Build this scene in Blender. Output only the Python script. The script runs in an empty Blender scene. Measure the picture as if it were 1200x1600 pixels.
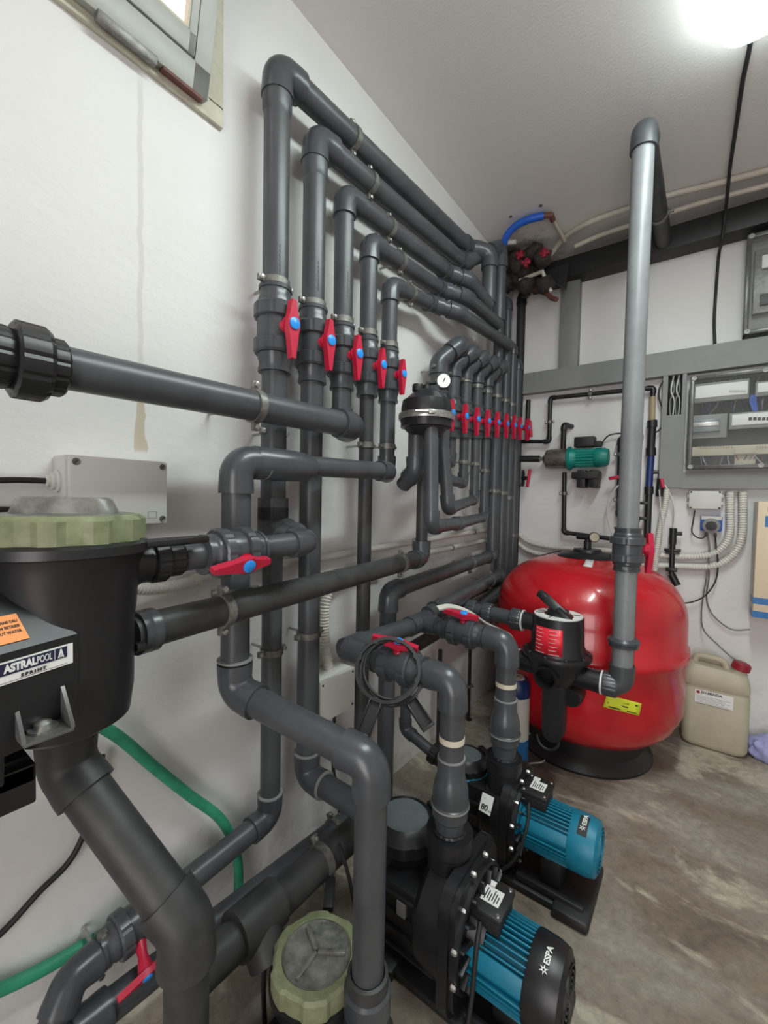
import bpy, bmesh, math, random
from mathutils import Vector, Matrix
random.seed(7)
scene = bpy.context.scene
COL = scene.collection
PI = math.pi
rad_ = math.radians

# ------------------------------------------------------------------ camera
FPX = 665.0
CAM = Vector((1.02, 0.0, 1.23))
YAW, PITCH, ROLL = rad_(36.5), rad_(2.05), rad_(1.13)
_f = Vector((-math.sin(YAW)*math.cos(PITCH), math.cos(YAW)*math.cos(PITCH), -math.sin(PITCH)))
_r0 = Vector((math.cos(YAW), math.sin(YAW), 0)); _u0 = _r0.cross(_f)
_r = math.cos(ROLL)*_r0 + math.sin(ROLL)*_u0
_u = -math.sin(ROLL)*_r0 + math.cos(ROLL)*_u0
cd = bpy.data.cameras.new('camera'); cam = bpy.data.objects.new('camera', cd); COL.objects.link(cam)
cd.sensor_fit = 'VERTICAL'; cd.sensor_height = 24; cd.sensor_width = 18; cd.lens = FPX/1600*24
cd.clip_start = 0.02
cam.matrix_world = Matrix(((_r.x, _u.x, -_f.x, CAM.x), (_r.y, _u.y, -_f.y, CAM.y), (_r.z, _u.z, -_f.z, CAM.z), (0, 0, 0, 1)))
scene.camera = cam
scene.view_settings.view_transform = 'Standard'; scene.view_settings.look = 'None'
scene.view_settings.gamma = 1; scene.view_settings.use_curve_mapping = False
scene.view_settings.exposure = -0.10

# ------------------------------------------------------------------ world and large lights
w = bpy.data.worlds.new('world'); scene.world = w; w.use_nodes = True
w.node_tree.nodes['Background'].inputs[0].default_value = (0.85, 0.92, 1.0, 1)
w.node_tree.nodes['Background'].inputs[1].default_value = 1.6
def area(name, loc, rot, sx, sy, power, col):
    l = bpy.data.lights.new(name, 'AREA'); l.shape = 'RECTANGLE'; l.size = sx; l.size_y = sy
    l.energy = power; l.color = col
    o = bpy.data.objects.new(name, l); COL.objects.link(o); o.location = loc; o.rotation_euler = rot; return o
# daylight entering through the open doorway behind the photographer
area('doorway_daylight', (1.6, -1.62, 1.15), (rad_(90), 0, 0), 1.0, 1.9, 34, (1.0, 0.93, 0.90))
# daylight entering through the awning window
area('window_daylight', (0.06, 0.1, 2.42), (0, rad_(-65), 0), 0.3, 0.8, 5, (1.0, 0.93, 0.88))
LAMP_POWER = 14

# ------------------------------------------------------------------ placing helpers: a pixel seen on a known plane, in metres
def ray(px, py): return _f + (px-600)/FPX*_r - (py-800)/FPX*_u
def X(px, py, v): d = ray(px, py); return CAM + d*((v-CAM.x)/d.x)
def Y(px, py, v): d = ray(px, py); return CAM + d*((v-CAM.y)/d.y)
def Z(px, py, v): d = ray(px, py); return CAM + d*((v-CAM.z)/d.z)
def sol(p, ax, px=None, py=None):
    n = (_r*FPX - (px-600)*_f) if px is not None else (_u*FPX + (py-800)*_f)
    p = [0.0 if v is None else v for v in p]
    s = sum((p[i]-CAM[i])*n[i] for i in range(3) if i != ax)
    return CAM[ax]-s/n[ax]
def zrow(x, y, py): return sol((x, y, None), 2, py=py)
def ycol(x, z, px): return sol((x, None, z), 1, px=px)
def xcol(y, z, px): return sol((None, y, z), 0, px=px)
def V(*a): return Vector(a)

# ------------------------------------------------------------------ materials
def mat(name, col, rough=0.5, metal=0.0, noise=0.0, nscale=12.0, bump=0.0, bscale=60.0, spec=0.5, emit=None, trans=0, alpha=1, col2=None, coat=0):
    m = bpy.data.materials.new(name); m.use_nodes = True; nt = m.node_tree; b = nt.nodes['Principled BSDF']
    c = (*col, 1); b.inputs['Base Color'].default_value = c; b.inputs['Roughness'].default_value = rough
    b.inputs['Metallic'].default_value = metal; b.inputs['Specular IOR Level'].default_value = spec
    b.inputs['Coat Weight'].default_value = coat
    tc = nt.nodes.new('ShaderNodeTexCoord')
    if noise or col2:
        n = nt.nodes.new('ShaderNodeTexNoise'); n.inputs['Scale'].default_value = nscale; n.inputs['Detail'].default_value = 6
        n.inputs['Roughness'].default_value = 0.65
        nt.links.new(tc.outputs['Object'], n.inputs['Vector'])
        r = nt.nodes.new('ShaderNodeValToRGB'); r.color_ramp.elements[0].position = 0.32; r.color_ramp.elements[1].position = 0.72
        k = 1-noise
        r.color_ramp.elements[0].color = (col[0]*k, col[1]*k, col[2]*k, 1)
        r.color_ramp.elements[1].color = (*(col2 or [min(1, v*(1+noise)) for v in col]), 1)
        nt.links.new(n.outputs['Fac'], r.inputs['Fac']); nt.links.new(r.outputs['Color'], b.inputs['Base Color'])
    if bump:
        n2 = nt.nodes.new('ShaderNodeTexNoise'); n2.inputs['Scale'].default_value = bscale; n2.inputs['Detail'].default_value = 3
        nt.links.new(tc.outputs['Object'], n2.inputs['Vector'])
        bp = nt.nodes.new('ShaderNodeBump'); bp.inputs['Strength'].default_value = bump; bp.inputs['Distance'].default_value = 0.002
        nt.links.new(n2.outputs['Fac'], bp.inputs['Height']); nt.links.new(bp.outputs['Normal'], b.inputs['Normal'])
    if emit: b.inputs['Emission Color'].default_value = (*emit[0], 1); b.inputs['Emission Strength'].default_value = emit[1]
    if trans: b.inputs['Transmission Weight'].default_value = trans
    if alpha < 1: b.inputs['Alpha'].default_value = alpha
    return m
M = {}
M['pvc'] = mat('grey_pvc', (0.060, 0.064, 0.070), 0.38, noise=0.25, nscale=9, bump=0.05)
M['pvcd'] = mat('dusty_dark_grey_pvc', (0.034, 0.036, 0.038), 0.5, noise=0.35, nscale=14, bump=0.1, col2=(0.055, 0.055, 0.055))
M['fit'] = mat('grey_pvc_fitting', (0.055, 0.060, 0.067), 0.30, noise=0.2, nscale=12)
M['pale'] = mat('pale_grey_pvc', (0.20, 0.21, 0.215), 0.42, noise=0.15, nscale=8)
M['black'] = mat('black_plastic', (0.012, 0.012, 0.014), 0.38, noise=0.2, nscale=20)
M['blackm'] = mat('matt_black_plastic', (0.014, 0.014, 0.015), 0.5, noise=0.3, nscale=25, bump=0.15)
M['rubber'] = mat('black_rubber', (0.015, 0.015, 0.016), 0.6)
M['red'] = mat('red_handle', (0.50, 0.012, 0.045), 0.4, noise=0.12, nscale=30)
M['blue'] = mat('blue_cap', (0.02, 0.28, 0.80), 0.35)
M['steel'] = mat('zinc_steel', (0.45, 0.44, 0.42), 0.35, metal=0.9, noise=0.25, nscale=60)
M['clampm'] = mat('tarnished_clamp', (0.19, 0.185, 0.17), 0.45, metal=0.5, noise=0.4, nscale=50)
M['tank'] = mat('red_glossy_tank', (0.52, 0.010, 0.018), 0.26, noise=0.18, nscale=4, bump=0.12, bscale=90, coat=0.3)
M['motor'] = mat('blue_motor_paint', (0.003, 0.17, 0.27), 0.45, noise=0.12, nscale=15)
M['gmotor'] = mat('green_motor_paint', (0.004, 0.23, 0.19), 0.4, noise=0.12, nscale=15)
M['olive'] = mat('olive_lid', (0.20, 0.23, 0.115), 0.55, noise=0.25, nscale=30, col2=(0.27, 0.29, 0.17))
M['dusty'] = mat('dusty_clear_lid', (0.13, 0.13, 0.115), 0.35, noise=0.5, nscale=25, col2=(0.28, 0.28, 0.25))
M['glid'] = mat('grey_clear_lid', (0.15, 0.18, 0.185), 0.3, noise=0.15, nscale=18)
M['wpvc'] = mat('white_pvc', (0.62, 0.60, 0.55), 0.45, noise=0.08, nscale=10)
M['cream'] = mat('cream_conduit', (0.50, 0.45, 0.38), 0.5, noise=0.15, nscale=18)
M['trunk'] = mat('grey_trunking', (0.215, 0.22, 0.21), 0.5, noise=0.07, nscale=5)
M['box'] = mat('light_grey_enclosure', (0.60, 0.60, 0.56), 0.45, noise=0.05, nscale=6)
M['dkgap'] = mat('dark_recess', (0.01, 0.01, 0.01), 0.7)
M['alu'] = mat('grey_painted_frame', (0.36, 0.37, 0.34), 0.42, noise=0.08, nscale=10)
M['reveal'] = mat('stained_cream_reveal', (0.55, 0.52, 0.42), 0.7, noise=0.15, nscale=22)
M['green'] = mat('green_hose', (0.035, 0.30, 0.18), 0.5, noise=0.2, nscale=20)
M['orange'] = mat('orange_sticker', (0.90, 0.30, 0.06), 0.5)
M['white'] = mat('white_label', (0.80, 0.80, 0.78), 0.5)
M['ink'] = mat('black_ink', (0.02, 0.02, 0.02), 0.6)
M['navy'] = mat('navy_ink', (0.015, 0.015, 0.05), 0.5)
M['redl'] = mat('red_label', (0.75, 0.02, 0.04), 0.4)
M['yel'] = mat('yellow_label', (0.70, 0.75, 0.04), 0.5)
M['can'] = mat('yellowed_translucent_plastic', (0.46, 0.41, 0.30), 0.5, noise=0.12, nscale=6, col2=(0.52, 0.47, 0.36))
M['cap'] = mat('dark_red_cap', (0.28, 0.012, 0.03), 0.45)
M['beige'] = mat('beige_cabinet', (0.72, 0.60, 0.43), 0.45)
M['cblue'] = mat('cabinet_blue', (0.01, 0.14, 0.38), 0.4)
M['hblue'] = mat('blue_hose', (0.015, 0.10, 0.50), 0.4)
M['dblue'] = mat('dark_blue_paint', (0.01, 0.03, 0.13), 0.35)
M['bronze'] = mat('tarnished_steel_barrel', (0.22, 0.19, 0.17), 0.38, metal=0.7, noise=0.4, nscale=20)
M['grime'] = mat('grimy_foam', (0.02, 0.017, 0.015), 0.85, noise=0.5, nscale=45, col2=(0.065, 0.048, 0.04))
M['brown'] = mat('brown_rusty_fitting', (0.13, 0.045, 0.035), 0.6, noise=0.3, nscale=40)
M['amber'] = mat('amber_clear_tube', (0.36, 0.28, 0.17), 0.25)
M['lilac'] = mat('lilac_fabric', (0.40, 0.40, 0.70), 0.8, noise=0.2, nscale=30)
M['tape'] = mat('masking_tape', (0.62, 0.56, 0.44), 0.6)
M['tubing'] = mat('milky_tubing', (0.60, 0.60, 0.57), 0.35)
M['paint'] = mat('pale_gluemark', (0.24, 0.24, 0.24), 0.5)
M['clear'] = mat('clear_cover', (0.55, 0.56, 0.56), 0.08, trans=0.0, alpha=0.07)
M['dkfr'] = mat('dark_transparent_frame', (0.09, 0.09, 0.085), 0.3, noise=0.3, nscale=30)
M['lampm'] = mat('lit_diffuser', (0.9, 0.95, 0.95), 0.3, emit=((0.88, 1.0, 0.97), 21.0))
M['pane'] = mat('bright_window_glass', (1.0, 0.85, 0.8), 0.2, emit=((1.0, 0.80, 0.74), 1.0))

def wall_mat(name, streak=False):
    m = bpy.data.materials.new(name); m.use_nodes = True; nt = m.node_tree; b = nt.nodes['Principled BSDF']; L = nt.links.new
    b.inputs['Roughness'].default_value = 0.55; b.inputs['Specular IOR Level'].default_value = 0.3
    g = nt.nodes.new('ShaderNodeNewGeometry')
    def N(t, **k):
        n = nt.nodes.new(t)
        for a, v in k.items(): n.inputs[a].default_value = v
        return n
    n1 = N('ShaderNodeTexNoise', Scale=1.6, Detail=4.0); L(g.outputs['Position'], n1.inputs['Vector'])
    r = nt.nodes.new('ShaderNodeValToRGB'); r.color_ramp.elements[0].position = .3; r.color_ramp.elements[1].position = .75
    r.color_ramp.elements[0].color = (0.68, 0.665, 0.65, 1); r.color_ramp.elements[1].color = (0.75, 0.74, 0.73, 1)
    L(n1.outputs['Fac'], r.inputs['Fac']); out = r.outputs['Color']
    # plaster trowel dents
    mp = N('ShaderNodeMapping'); mp.inputs['Scale'].default_value = (1, 1.3, 3.2); L(g.outputs['Position'], mp.inputs['Vector'])
    n2 = N('ShaderNodeTexNoise', Scale=3.5, Detail=8.0, Roughness=0.55); L(mp.outputs['Vector'], n2.inputs['Vector'])
    n3 = N('ShaderNodeTexNoise', Scale=55.0, Detail=3.0); L(g.outputs['Position'], n3.inputs['Vector'])
    vo = N('ShaderNodeTexVoronoi', Scale=9.0); L(mp.outputs['Vector'], vo.inputs['Vector'])
    a = nt.nodes.new('ShaderNodeMath'); a.operation = 'MULTIPLY'; a.inputs[1].default_value = 0.10; L(n3.outputs['Fac'], a.inputs[0])
    a2 = nt.nodes.new('ShaderNodeMath'); a2.operation = 'ADD'; L(a.outputs[0], a2.inputs[0]); L(n2.outputs['Fac'], a2.inputs[1])
    bp = N('ShaderNodeBump', Strength=0.4, Distance=0.010); L(a2.outputs[0], bp.inputs['Height']); L(bp.outputs['Normal'], b.inputs['Normal'])
    if streak:
        s = nt.nodes.new('ShaderNodeSeparateXYZ'); L(g.outputs['Position'], s.inputs[0])
        def mth(op, x, y=None, v=None):
            q = nt.nodes.new('ShaderNodeMath'); q.operation = op; q.use_clamp = False
            if hasattr(x, 'links'): L(x, q.inputs[0])
            else: q.inputs[0].default_value = x
            if y is not None:
                if hasattr(y, 'links'): L(y, q.inputs[1])
                else: q.inputs[1].default_value = y
            return q.outputs[0]
        def ss(v, lo, hi, o0=0.0, o1=1.0):
            q = nt.nodes.new('ShaderNodeMapRange'); q.interpolation_type = 'SMOOTHSTEP'; L(v, q.inputs[0])
            q.inputs[1].default_value = lo; q.inputs[2].default_value = hi; q.inputs[3].default_value = o0; q.inputs[4].default_value = o1
            return q.outputs[0]
        wob = mth('MULTIPLY', mth('SUBTRACT', n2.outputs['Fac'], 0.5), 0.02)
        dy = mth('ABSOLUTE', mth('SUBTRACT', mth('ADD', s.outputs[1], wob), 0.448))
        # thin grey drip line
        line = mth('MULTIPLY', ss(dy, 0.003, 0.008, 0.34, 0.0), mth('MULTIPLY', ss(s.outputs[2], 1.32, 1.34), ss(s.outputs[2], 2.1, 2.16, 1, 0)))
        mx = nt.nodes.new('ShaderNodeMixRGB'); mx.inputs[2].default_value = (0.42, 0.41, 0.37, 1); L(line, mx.inputs[0]); L(out, mx.inputs[1]); out = mx.outputs[0]
        wid = ss(s.outputs[2], 1.32, 1.47, 0.014, 0.006)
        bl = nt.nodes.new('ShaderNodeMath'); bl.operation = 'LESS_THAN'; L(mth('ADD', dy, mth('MULTIPLY', wob, 0.6)), bl.inputs[0]); L(wid, bl.inputs[1])
        blm = mth('MULTIPLY', mth('MULTIPLY', bl.outputs[0], ss(s.outputs[2], 1.44, 1.50, 1, 0)), ss(s.outputs[2], 1.315, 1.33))
        mx = nt.nodes.new('ShaderNodeMixRGB'); mx.inputs[2].default_value = (0.50, 0.43, 0.32, 1); L(mth('MULTIPLY', blm, 0.85), mx.inputs[0]); L(out, mx.inputs[1]); out = mx.outputs[0]
    # scuffed dirt near the floor and damp grime in patches
    s2 = nt.nodes.new('ShaderNodeSeparateXYZ'); L(g.outputs['Position'], s2.inputs[0])
    n4 = N('ShaderNodeTexNoise', Scale=11.0, Detail=7.0, Roughness=0.7); L(g.outputs['Position'], n4.inputs['Vector'])
    q = nt.nodes.new('ShaderNodeMapRange'); L(s2.outputs[2], q.inputs[0]); q.inputs[1].default_value = 0.0; q.inputs[2].default_value = 0.45; q.inputs[3].default_value = 0.62; q.inputs[4].default_value = 0.0
    q2 = nt.nodes.new('ShaderNodeMapRange'); L(n4.outputs['Fac'], q2.inputs[0]); q2.inputs[1].default_value = 0.48; q2.inputs[2].default_value = 0.68
    ml = nt.nodes.new('ShaderNodeMath'); ml.operation = 'MULTIPLY'; L(q.outputs[0], ml.inputs[0]); L(q2.outputs[0], ml.inputs[1])
    mx = nt.nodes.new('ShaderNodeMixRGB'); mx.inputs[2].default_value = (0.30, 0.28, 0.22, 1); L(ml.outputs[0], mx.inputs[0]); L(out, mx.inputs[1]); out = mx.outputs[0]
    L(out, b.inputs['Base Color'])
    return m
M['wall'] = wall_mat('white_rough_plaster'); M['wall_l'] = wall_mat('white_rough_plaster_with_drip', True)

def ceil_mat():
    m = bpy.data.materials.new('painted_ceiling'); m.use_nodes = True; nt = m.node_tree; b = nt.nodes['Principled BSDF']; L = nt.links.new
    g = nt.nodes.new('ShaderNodeNewGeometry'); b.inputs['Roughness'].default_value = 0.6
    n = nt.nodes.new('ShaderNodeTexNoise'); n.inputs['Scale'].default_value = 10; n.inputs['Detail'].default_value = 8; n.inputs['Roughness'].default_value = .7; L(g.outputs['Position'], n.inputs['Vector'])
    # mould patch around the back left corner
    d = nt.nodes.new('ShaderNodeVectorMath'); d.operation = 'DISTANCE'; L(g.outputs['Position'], d.inputs[0]); d.inputs[1].default_value = (0.02, 2.60, 2.68)
    r = nt.nodes.new('ShaderNodeMapRange'); L(d.outputs['Value'], r.inputs[0]); r.inputs[1].default_value = 0.05; r.inputs[2].default_value = 0.55; r.inputs[3].default_value = 0.38; r.inputs[4].default_value = -0.35
    a = nt.nodes.new('ShaderNodeMath'); a.operation = 'ADD'; L(r.outputs[0], a.inputs[0]); L(n.outputs['Fac'], a.inputs[1])
    c = nt.nodes.new('ShaderNodeValToRGB'); c.color_ramp.elements[0].position = .5; c.color_ramp.elements[0].color = (0.74, 0.72, 0.70, 1)
    c.color_ramp.elements[1].position = .78; c.color_ramp.elements[1].color = (0.16, 0.15, 0.12, 1); L(a.outputs[0], c.inputs['Fac']); L(c.outputs[0], b.inputs['Base Color'])
    n2 = nt.nodes.new('ShaderNodeTexNoise'); n2.inputs['Scale'].default_value = 130; L(g.outputs['Position'], n2.inputs['Vector'])
    bp = nt.nodes.new('ShaderNodeBump'); bp.inputs['Strength'].default_value = .25; bp.inputs['Distance'].default_value = .003; L(n2.outputs['Fac'], bp.inputs['Height']); L(bp.outputs[0], b.inputs['Normal'])
    return m
M['ceil'] = ceil_mat()

def floor_mat():
    m = bpy.data.materials.new('stained_concrete'); m.use_nodes = True; nt = m.node_tree; b = nt.nodes['Principled BSDF']; L = nt.links.new
    g = nt.nodes.new('ShaderNodeNewGeometry')
    mp = nt.nodes.new('ShaderNodeMapping'); mp.inputs['Rotation'].default_value = (0, 0, rad_(55)); mp.inputs['Scale'].default_value = (1.0, 1.9, 1); L(g.outputs['Position'], mp.inputs['Vector'])
    def noi(scale, det, vec, dist=0.0, ro=.6):
        n = nt.nodes.new('ShaderNodeTexNoise'); n.inputs['Scale'].default_value = scale; n.inputs['Detail'].default_value = det; n.inputs['Roughness'].default_value = ro
        n.inputs['Distortion'].default_value = dist; L(vec, n.inputs['Vector']); return n.outputs['Fac']
    def ramp(v, els):
        r = nt.nodes.new('ShaderNodeValToRGB'); e = r.color_ramp.elements
        while len(e) < len(els): e.new(.5)
        for k, (p, c) in enumerate(els): e[k].position = p; e[k].color = (*c, 1)
        L(v, r.inputs['Fac']); return r.outputs[0]
    base = ramp(noi(2.2, 7, mp.outputs[0], .5, .6), [(.30, (0.13, 0.10, 0.075)), (.43, (0.24, 0.195, 0.15)), (.56, (0.31, 0.275, 0.225)), (.72, (0.42, 0.395, 0.35))])
    st = ramp(noi(1.7, 8, mp.outputs[0], .5, .66), [(.53, (0, 0, 0)), (.60, (1, 1, 1))])
    mx = nt.nodes.new('ShaderNodeMixRGB'); mx.inputs[2].default_value = (0.60, 0.54, 0.44, 1); L(base, mx.inputs[1])
    f2 = nt.nodes.new('ShaderNodeMath'); f2.operation = 'MULTIPLY'; f2.inputs[1].default_value = .75; L(st, f2.inputs[0]); L(f2.outputs[0], mx.inputs[0])
    fine = ramp(noi(38, 8, g.outputs['Position'], .4, .75), [(.35, (.62, .62, .62)), (.7, (1.15, 1.13, 1.1))])
    m2 = nt.nodes.new('ShaderNodeMixRGB'); m2.blend_type = 'MULTIPLY'; m2.inputs[0].default_value = .8; L(mx.outputs[0], m2.inputs[1]); L(fine, m2.inputs[2]); L(m2.outputs[0], b.inputs['Base Color'])
    rr = ramp(noi(3, 4, mp.outputs[0]), [(.35, (.38, .38, .38)), (.65, (.75, .75, .75))]); L(rr, b.inputs['Roughness'])
    bp = nt.nodes.new('ShaderNodeBump'); bp.inputs['Strength'].default_value = .35; bp.inputs['Distance'].default_value = .004; L(noi(30, 8, g.outputs['Position']), bp.inputs['Height']); L(bp.outputs[0], b.inputs['Normal'])
    return m
M['floor'] = floor_mat()

# ------------------------------------------------------------------ mesh builder
class MB:
    def __init__(s): s.v = []; s.f = []
    def add(s, vs, fs):
        n = len(s.v); s.v += [Vector(v) for v in vs]; s.f += [tuple(i+n for i in q) for q in fs]; return s
    def tube(s, path, radii, n=20, caps=True, mod=None, up=None):
        path = [Vector(p) for p in path]
        if not hasattr(radii, '__len__'): radii = [radii]*len(path)
        # tangents
        T = []
        for i in range(len(path)):
            a = path[max(0, i-1)]; b = path[min(len(path)-1, i+1)]; t = b-a
            if t.length < 1e-7: t = T[-1] if T else Vector((0, 0, 1))
            T.append(t.normalized())
        t0 = T[0]; h = up or (Vector((0, 0, 1)) if abs(t0.z) < .9 else Vector((1, 0, 0)))
        nrm = (h-t0*h.dot(t0)).normalized(); vs = []; fs = []
        for i, p in enumerate(path):
            nrm = (nrm-T[i]*nrm.dot(T[i])).normalized(); bi = T[i].cross(nrm)
            for k in range(n):
                a = 2*PI*k/n; r = radii[i]*(mod(k, i) if mod else 1)
                vs.append(p+nrm*(math.cos(a)*r)+bi*(math.sin(a)*r))
        for i in range(len(path)-1):
            for k in range(n):
                k2 = (k+1) % n; fs.append((i*n+k, i*n+k2, (i+1)*n+k2, (i+1)*n+k))
        if caps: fs.append(tuple(reversed(range(n)))); fs.append(tuple((len(path)-1)*n+k for k in range(n)))
        return s.add(vs, fs)
    def lathe(s, o, axis, prof, n=32, mod=None, up=None):     # prof: (r, h) along axis
        o = Vector(o); a = Vector(axis).normalized()
        pts = []; rr = []
        h = up or (Vector((0, 0, 1)) if abs(a.z) < .9 else Vector((1, 0, 0)))
        nrm = (h-a*h.dot(a)).normalized(); bi = a.cross(nrm); vs = []; fs = []
        for i, (r, d) in enumerate(prof):
            for k in range(n):
                g = 2*PI*k/n; q = max(r, 1e-5)*(mod(k, i) if mod else 1)
                vs.append(o+a*d+nrm*(math.cos(g)*q)+bi*(math.sin(g)*q))
        for i in range(len(prof)-1):
            for k in range(n):
                k2 = (k+1) % n; fs.append((i*n+k, i*n+k2, (i+1)*n+k2, (i+1)*n+k))
        if prof[0][0] > 1e-4: fs.append(tuple(reversed(range(n))))
        if prof[-1][0] > 1e-4: fs.append(tuple((len(prof)-1)*n+k for k in range(n)))
        return s.add(vs, fs)
    def box(s, c, size, bev=0.0, rot=None):
        bm = bmesh.new(); bmesh.ops.create_cube(bm, size=1.0)
        for v in bm.verts: v.co = Vector((v.co.x*size[0], v.co.y*size[1], v.co.z*size[2]))
        if bev: bmesh.ops.bevel(bm, geom=bm.edges[:], offset=bev, segments=2, profile=.5, affect='EDGES')
        bm.verts.index_update()
        c = Vector(c); vs = [(rot @ v.co if rot else v.co)+c for v in bm.verts]; fs = [tuple(v.index for v in f.verts) for f in bm.faces]
        bm.free(); return s.add(vs, fs)
    def b2(s, lo, hi, bev=0.0):
        lo = Vector(lo); hi = Vector(hi); return s.box((lo+hi)/2, [abs(hi[i]-lo[i]) for i in range(3)], bev)
    def prism(s, outline, o, ux, uy, depth):                  # outline of (a, b) in plane ux, uy, extruded by uz*depth
        o = Vector(o); ux = Vector(ux).normalized(); uy = Vector(uy).normalized(); uz = ux.cross(uy)
        n = len(outline); vs = [o+ux*a+uy*b for a, b in outline]+[o+ux*a+uy*b+uz*depth for a, b in outline]
        fs = [tuple(reversed(range(n))), tuple(range(n, 2*n))]+[(i, (i+1) % n, n+(i+1) % n, n+i) for i in range(n)]
        return s.add(vs, fs)
    def build(s, name, m, parent=None, sharp=35):
        me = bpy.data.meshes.new(name); off = Vector((0, 0, 0))
        if parent is not None:
            p = parent
            while p is not None: off += p.location; p = p.parent
        me.from_pydata([v-off for v in s.v], [], s.f); me.update()
        bm = bmesh.new(); bm.from_mesh(me); bmesh.ops.recalc_face_normals(bm, faces=bm.faces[:]); bm.to_mesh(me); bm.free()
        for p in me.polygons: p.use_smooth = True
        me.set_sharp_from_angle(angle=rad_(sharp))
        me.materials.append(M[m] if isinstance(m, str) else m)
        o = bpy.data.objects.new(name, me); COL.objects.link(o)
        if parent is not None: o.parent = parent
        return o
def thing(name, label, cat, loc, group=None):
    o = bpy.data.objects.new(name, None); COL.objects.link(o); o.location = loc; o.empty_display_size = .05
    o['label'] = label; o['category'] = cat
    if group: o['group'] = group
    return o
def tag(o, label, cat, group=None):
    o['label'] = label; o['category'] = cat
    if group: o['group'] = group
    return o
def struct(name, mb, m):
    o = mb.build(name, m); o['kind'] = 'structure'; return o
def text(txt, size, o, ux, uy, m, parent, name='lettering', align='LEFT', bold=0.0, sx=1.0, ext=0.0004):
    c = bpy.data.curves.new('t', 'FONT'); c.body = txt; c.size = size; c.align_x = align; c.extrude = ext; c.offset = bold
    t = bpy.data.objects.new('t', c); COL.objects.link(t)
    dg = bpy.context.evaluated_depsgraph_get(); me = bpy.data.meshes.new_from_object(t.evaluated_get(dg))
    bpy.data.objects.remove(t); bpy.data.curves.remove(c)
    ux = Vector(ux).normalized(); uy = (Vector(uy)-ux*Vector(uy).dot(ux)).normalized(); uz = ux.cross(uy); o = Vector(o)
    off = Vector((0, 0, 0)); p = parent
    while p is not None: off += p.location; p = p.parent
    for v in me.vertices: v.co = o+ux*(v.co.x*sx)+uy*v.co.y+uz*v.co.z-off
    me.materials.clear(); me.materials.append(M[m]); me.name = name
    ob = bpy.data.objects.new(name, me); COL.objects.link(ob); ob.parent = parent
    return ob
def fillet(pts, R):
    pts = [Vector(p) for p in pts]; out = [pts[0]]
    for i in range(1, len(pts)-1):
        a = (pts[i-1]-pts[i]); b = (pts[i+1]-pts[i]); la, lb = a.length, b.length; a.normalize(); b.normalize()
        ang = a.angle(b); r = min(R, .49*min(la, lb)*math.tan(ang/2) if ang < 3.1 else R); t = r/math.tan(ang/2) if ang < 3.1 else 0
        if t < 1e-5: out.append(pts[i]); continue
        p0 = pts[i]+a*t; bis = (a+b).normalized(); c = pts[i]+bis*(r/math.sin(ang/2)); v0 = p0-c; ax = v0.cross(pts[i]+b*t-c).normalized(); tot = PI-ang
        for k in range(9): out.append(c+Matrix.Rotation(tot*k/8, 3, ax) @ v0)
    out.append(pts[-1]); return out
def smooth(pts, sub=8):
    pts = [Vector(p) for p in pts]; P = [pts[0]*2-pts[1]]+pts+[pts[-1]*2-pts[-2]]; out = []
    for i in range(1, len(P)-2):
        for k in range(sub):
            t = k/sub; a, b, c, d = P[i-1:i+3]
            out.append(.5*((2*b)+(c-a)*t+(2*a-5*b+4*c-d)*t*t+(3*b-a-3*c+d)*t**3))
    out.append(pts[-1]); return out
def cable(name, label, cat, pts, r, m, n=10, group=None, corr=0, sub=8):
    p = smooth(pts, sub)
    if corr:   # corrugated conduit: resample and ripple the radius
        L = [0.0]
        for i in range(1, len(p)): L.append(L[-1]+(p[i]-p[i-1]).length)
        N = int(L[-1]/corr)*4; q = []; rr = []; j = 0
        for k in range(N+1):
            d = L[-1]*k/N
            while j < len(L)-2 and L[j+1] < d: j += 1
            t = (d-L[j])/max(1e-9, L[j+1]-L[j]); q.append(p[j].lerp(p[j+1], t)); rr.append(r*(1.0 if k % 4 in (0, 1) else .82))
        p, r = q, rr; n = 16
    o = MB().tube(p, r, n).build(name, m, sharp=50); return tag(o, label, cat, group) if label else o

# ------------------------------------------------------------------ plumbing kit
def clamp(root, c, ax, r, out=Vector((1, 0, 0)), wall=True, m='clampm', up=None, bolts='steel'):
    c = Vector(c); ax = Vector(ax).normalized(); out = Vector(out); out = (out-ax*out.dot(ax)).normalized(); side = ax.cross(out)
    w = max(.009, .26*r)
    b = MB(); b.lathe(c, ax, [(r*1.01, -w), (r*1.13, -w), (r*1.13, w), (r*1.01, w)], 28)
    lug = max(.008, .3*r)
    for sg in (1, -1):
        R_ = Matrix((side, out, ax)).transposed()
        b.box(c+side*sg*(r*1.1+lug*.8), (lug*2.0, .011, w*1.8), .0015, R_)
    o = b.build('pipe_clamp', m, root)
    for sg in (1, -1):
        p = c+side*sg*(r*1.1+lug*1.0)
        MB().lathe(p-out*.008, out, [(.0035, 0), (.0035, .014), (.006, .014), (.006, .020), (.003, .021)], 8).build('clamp_bolt', bolts, o)
    if wall:
        d = c.x-r*1.1 if out.x > .5 else .05
        if out.x > .5 and d > .005: MB().tube([c-out*r*1.1, V(0.002, c.y, c.z) if d < .2 else c-out*(r*1.1+.04)], .004, 8).build('wall_stud', bolts, o)
    return o
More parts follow.
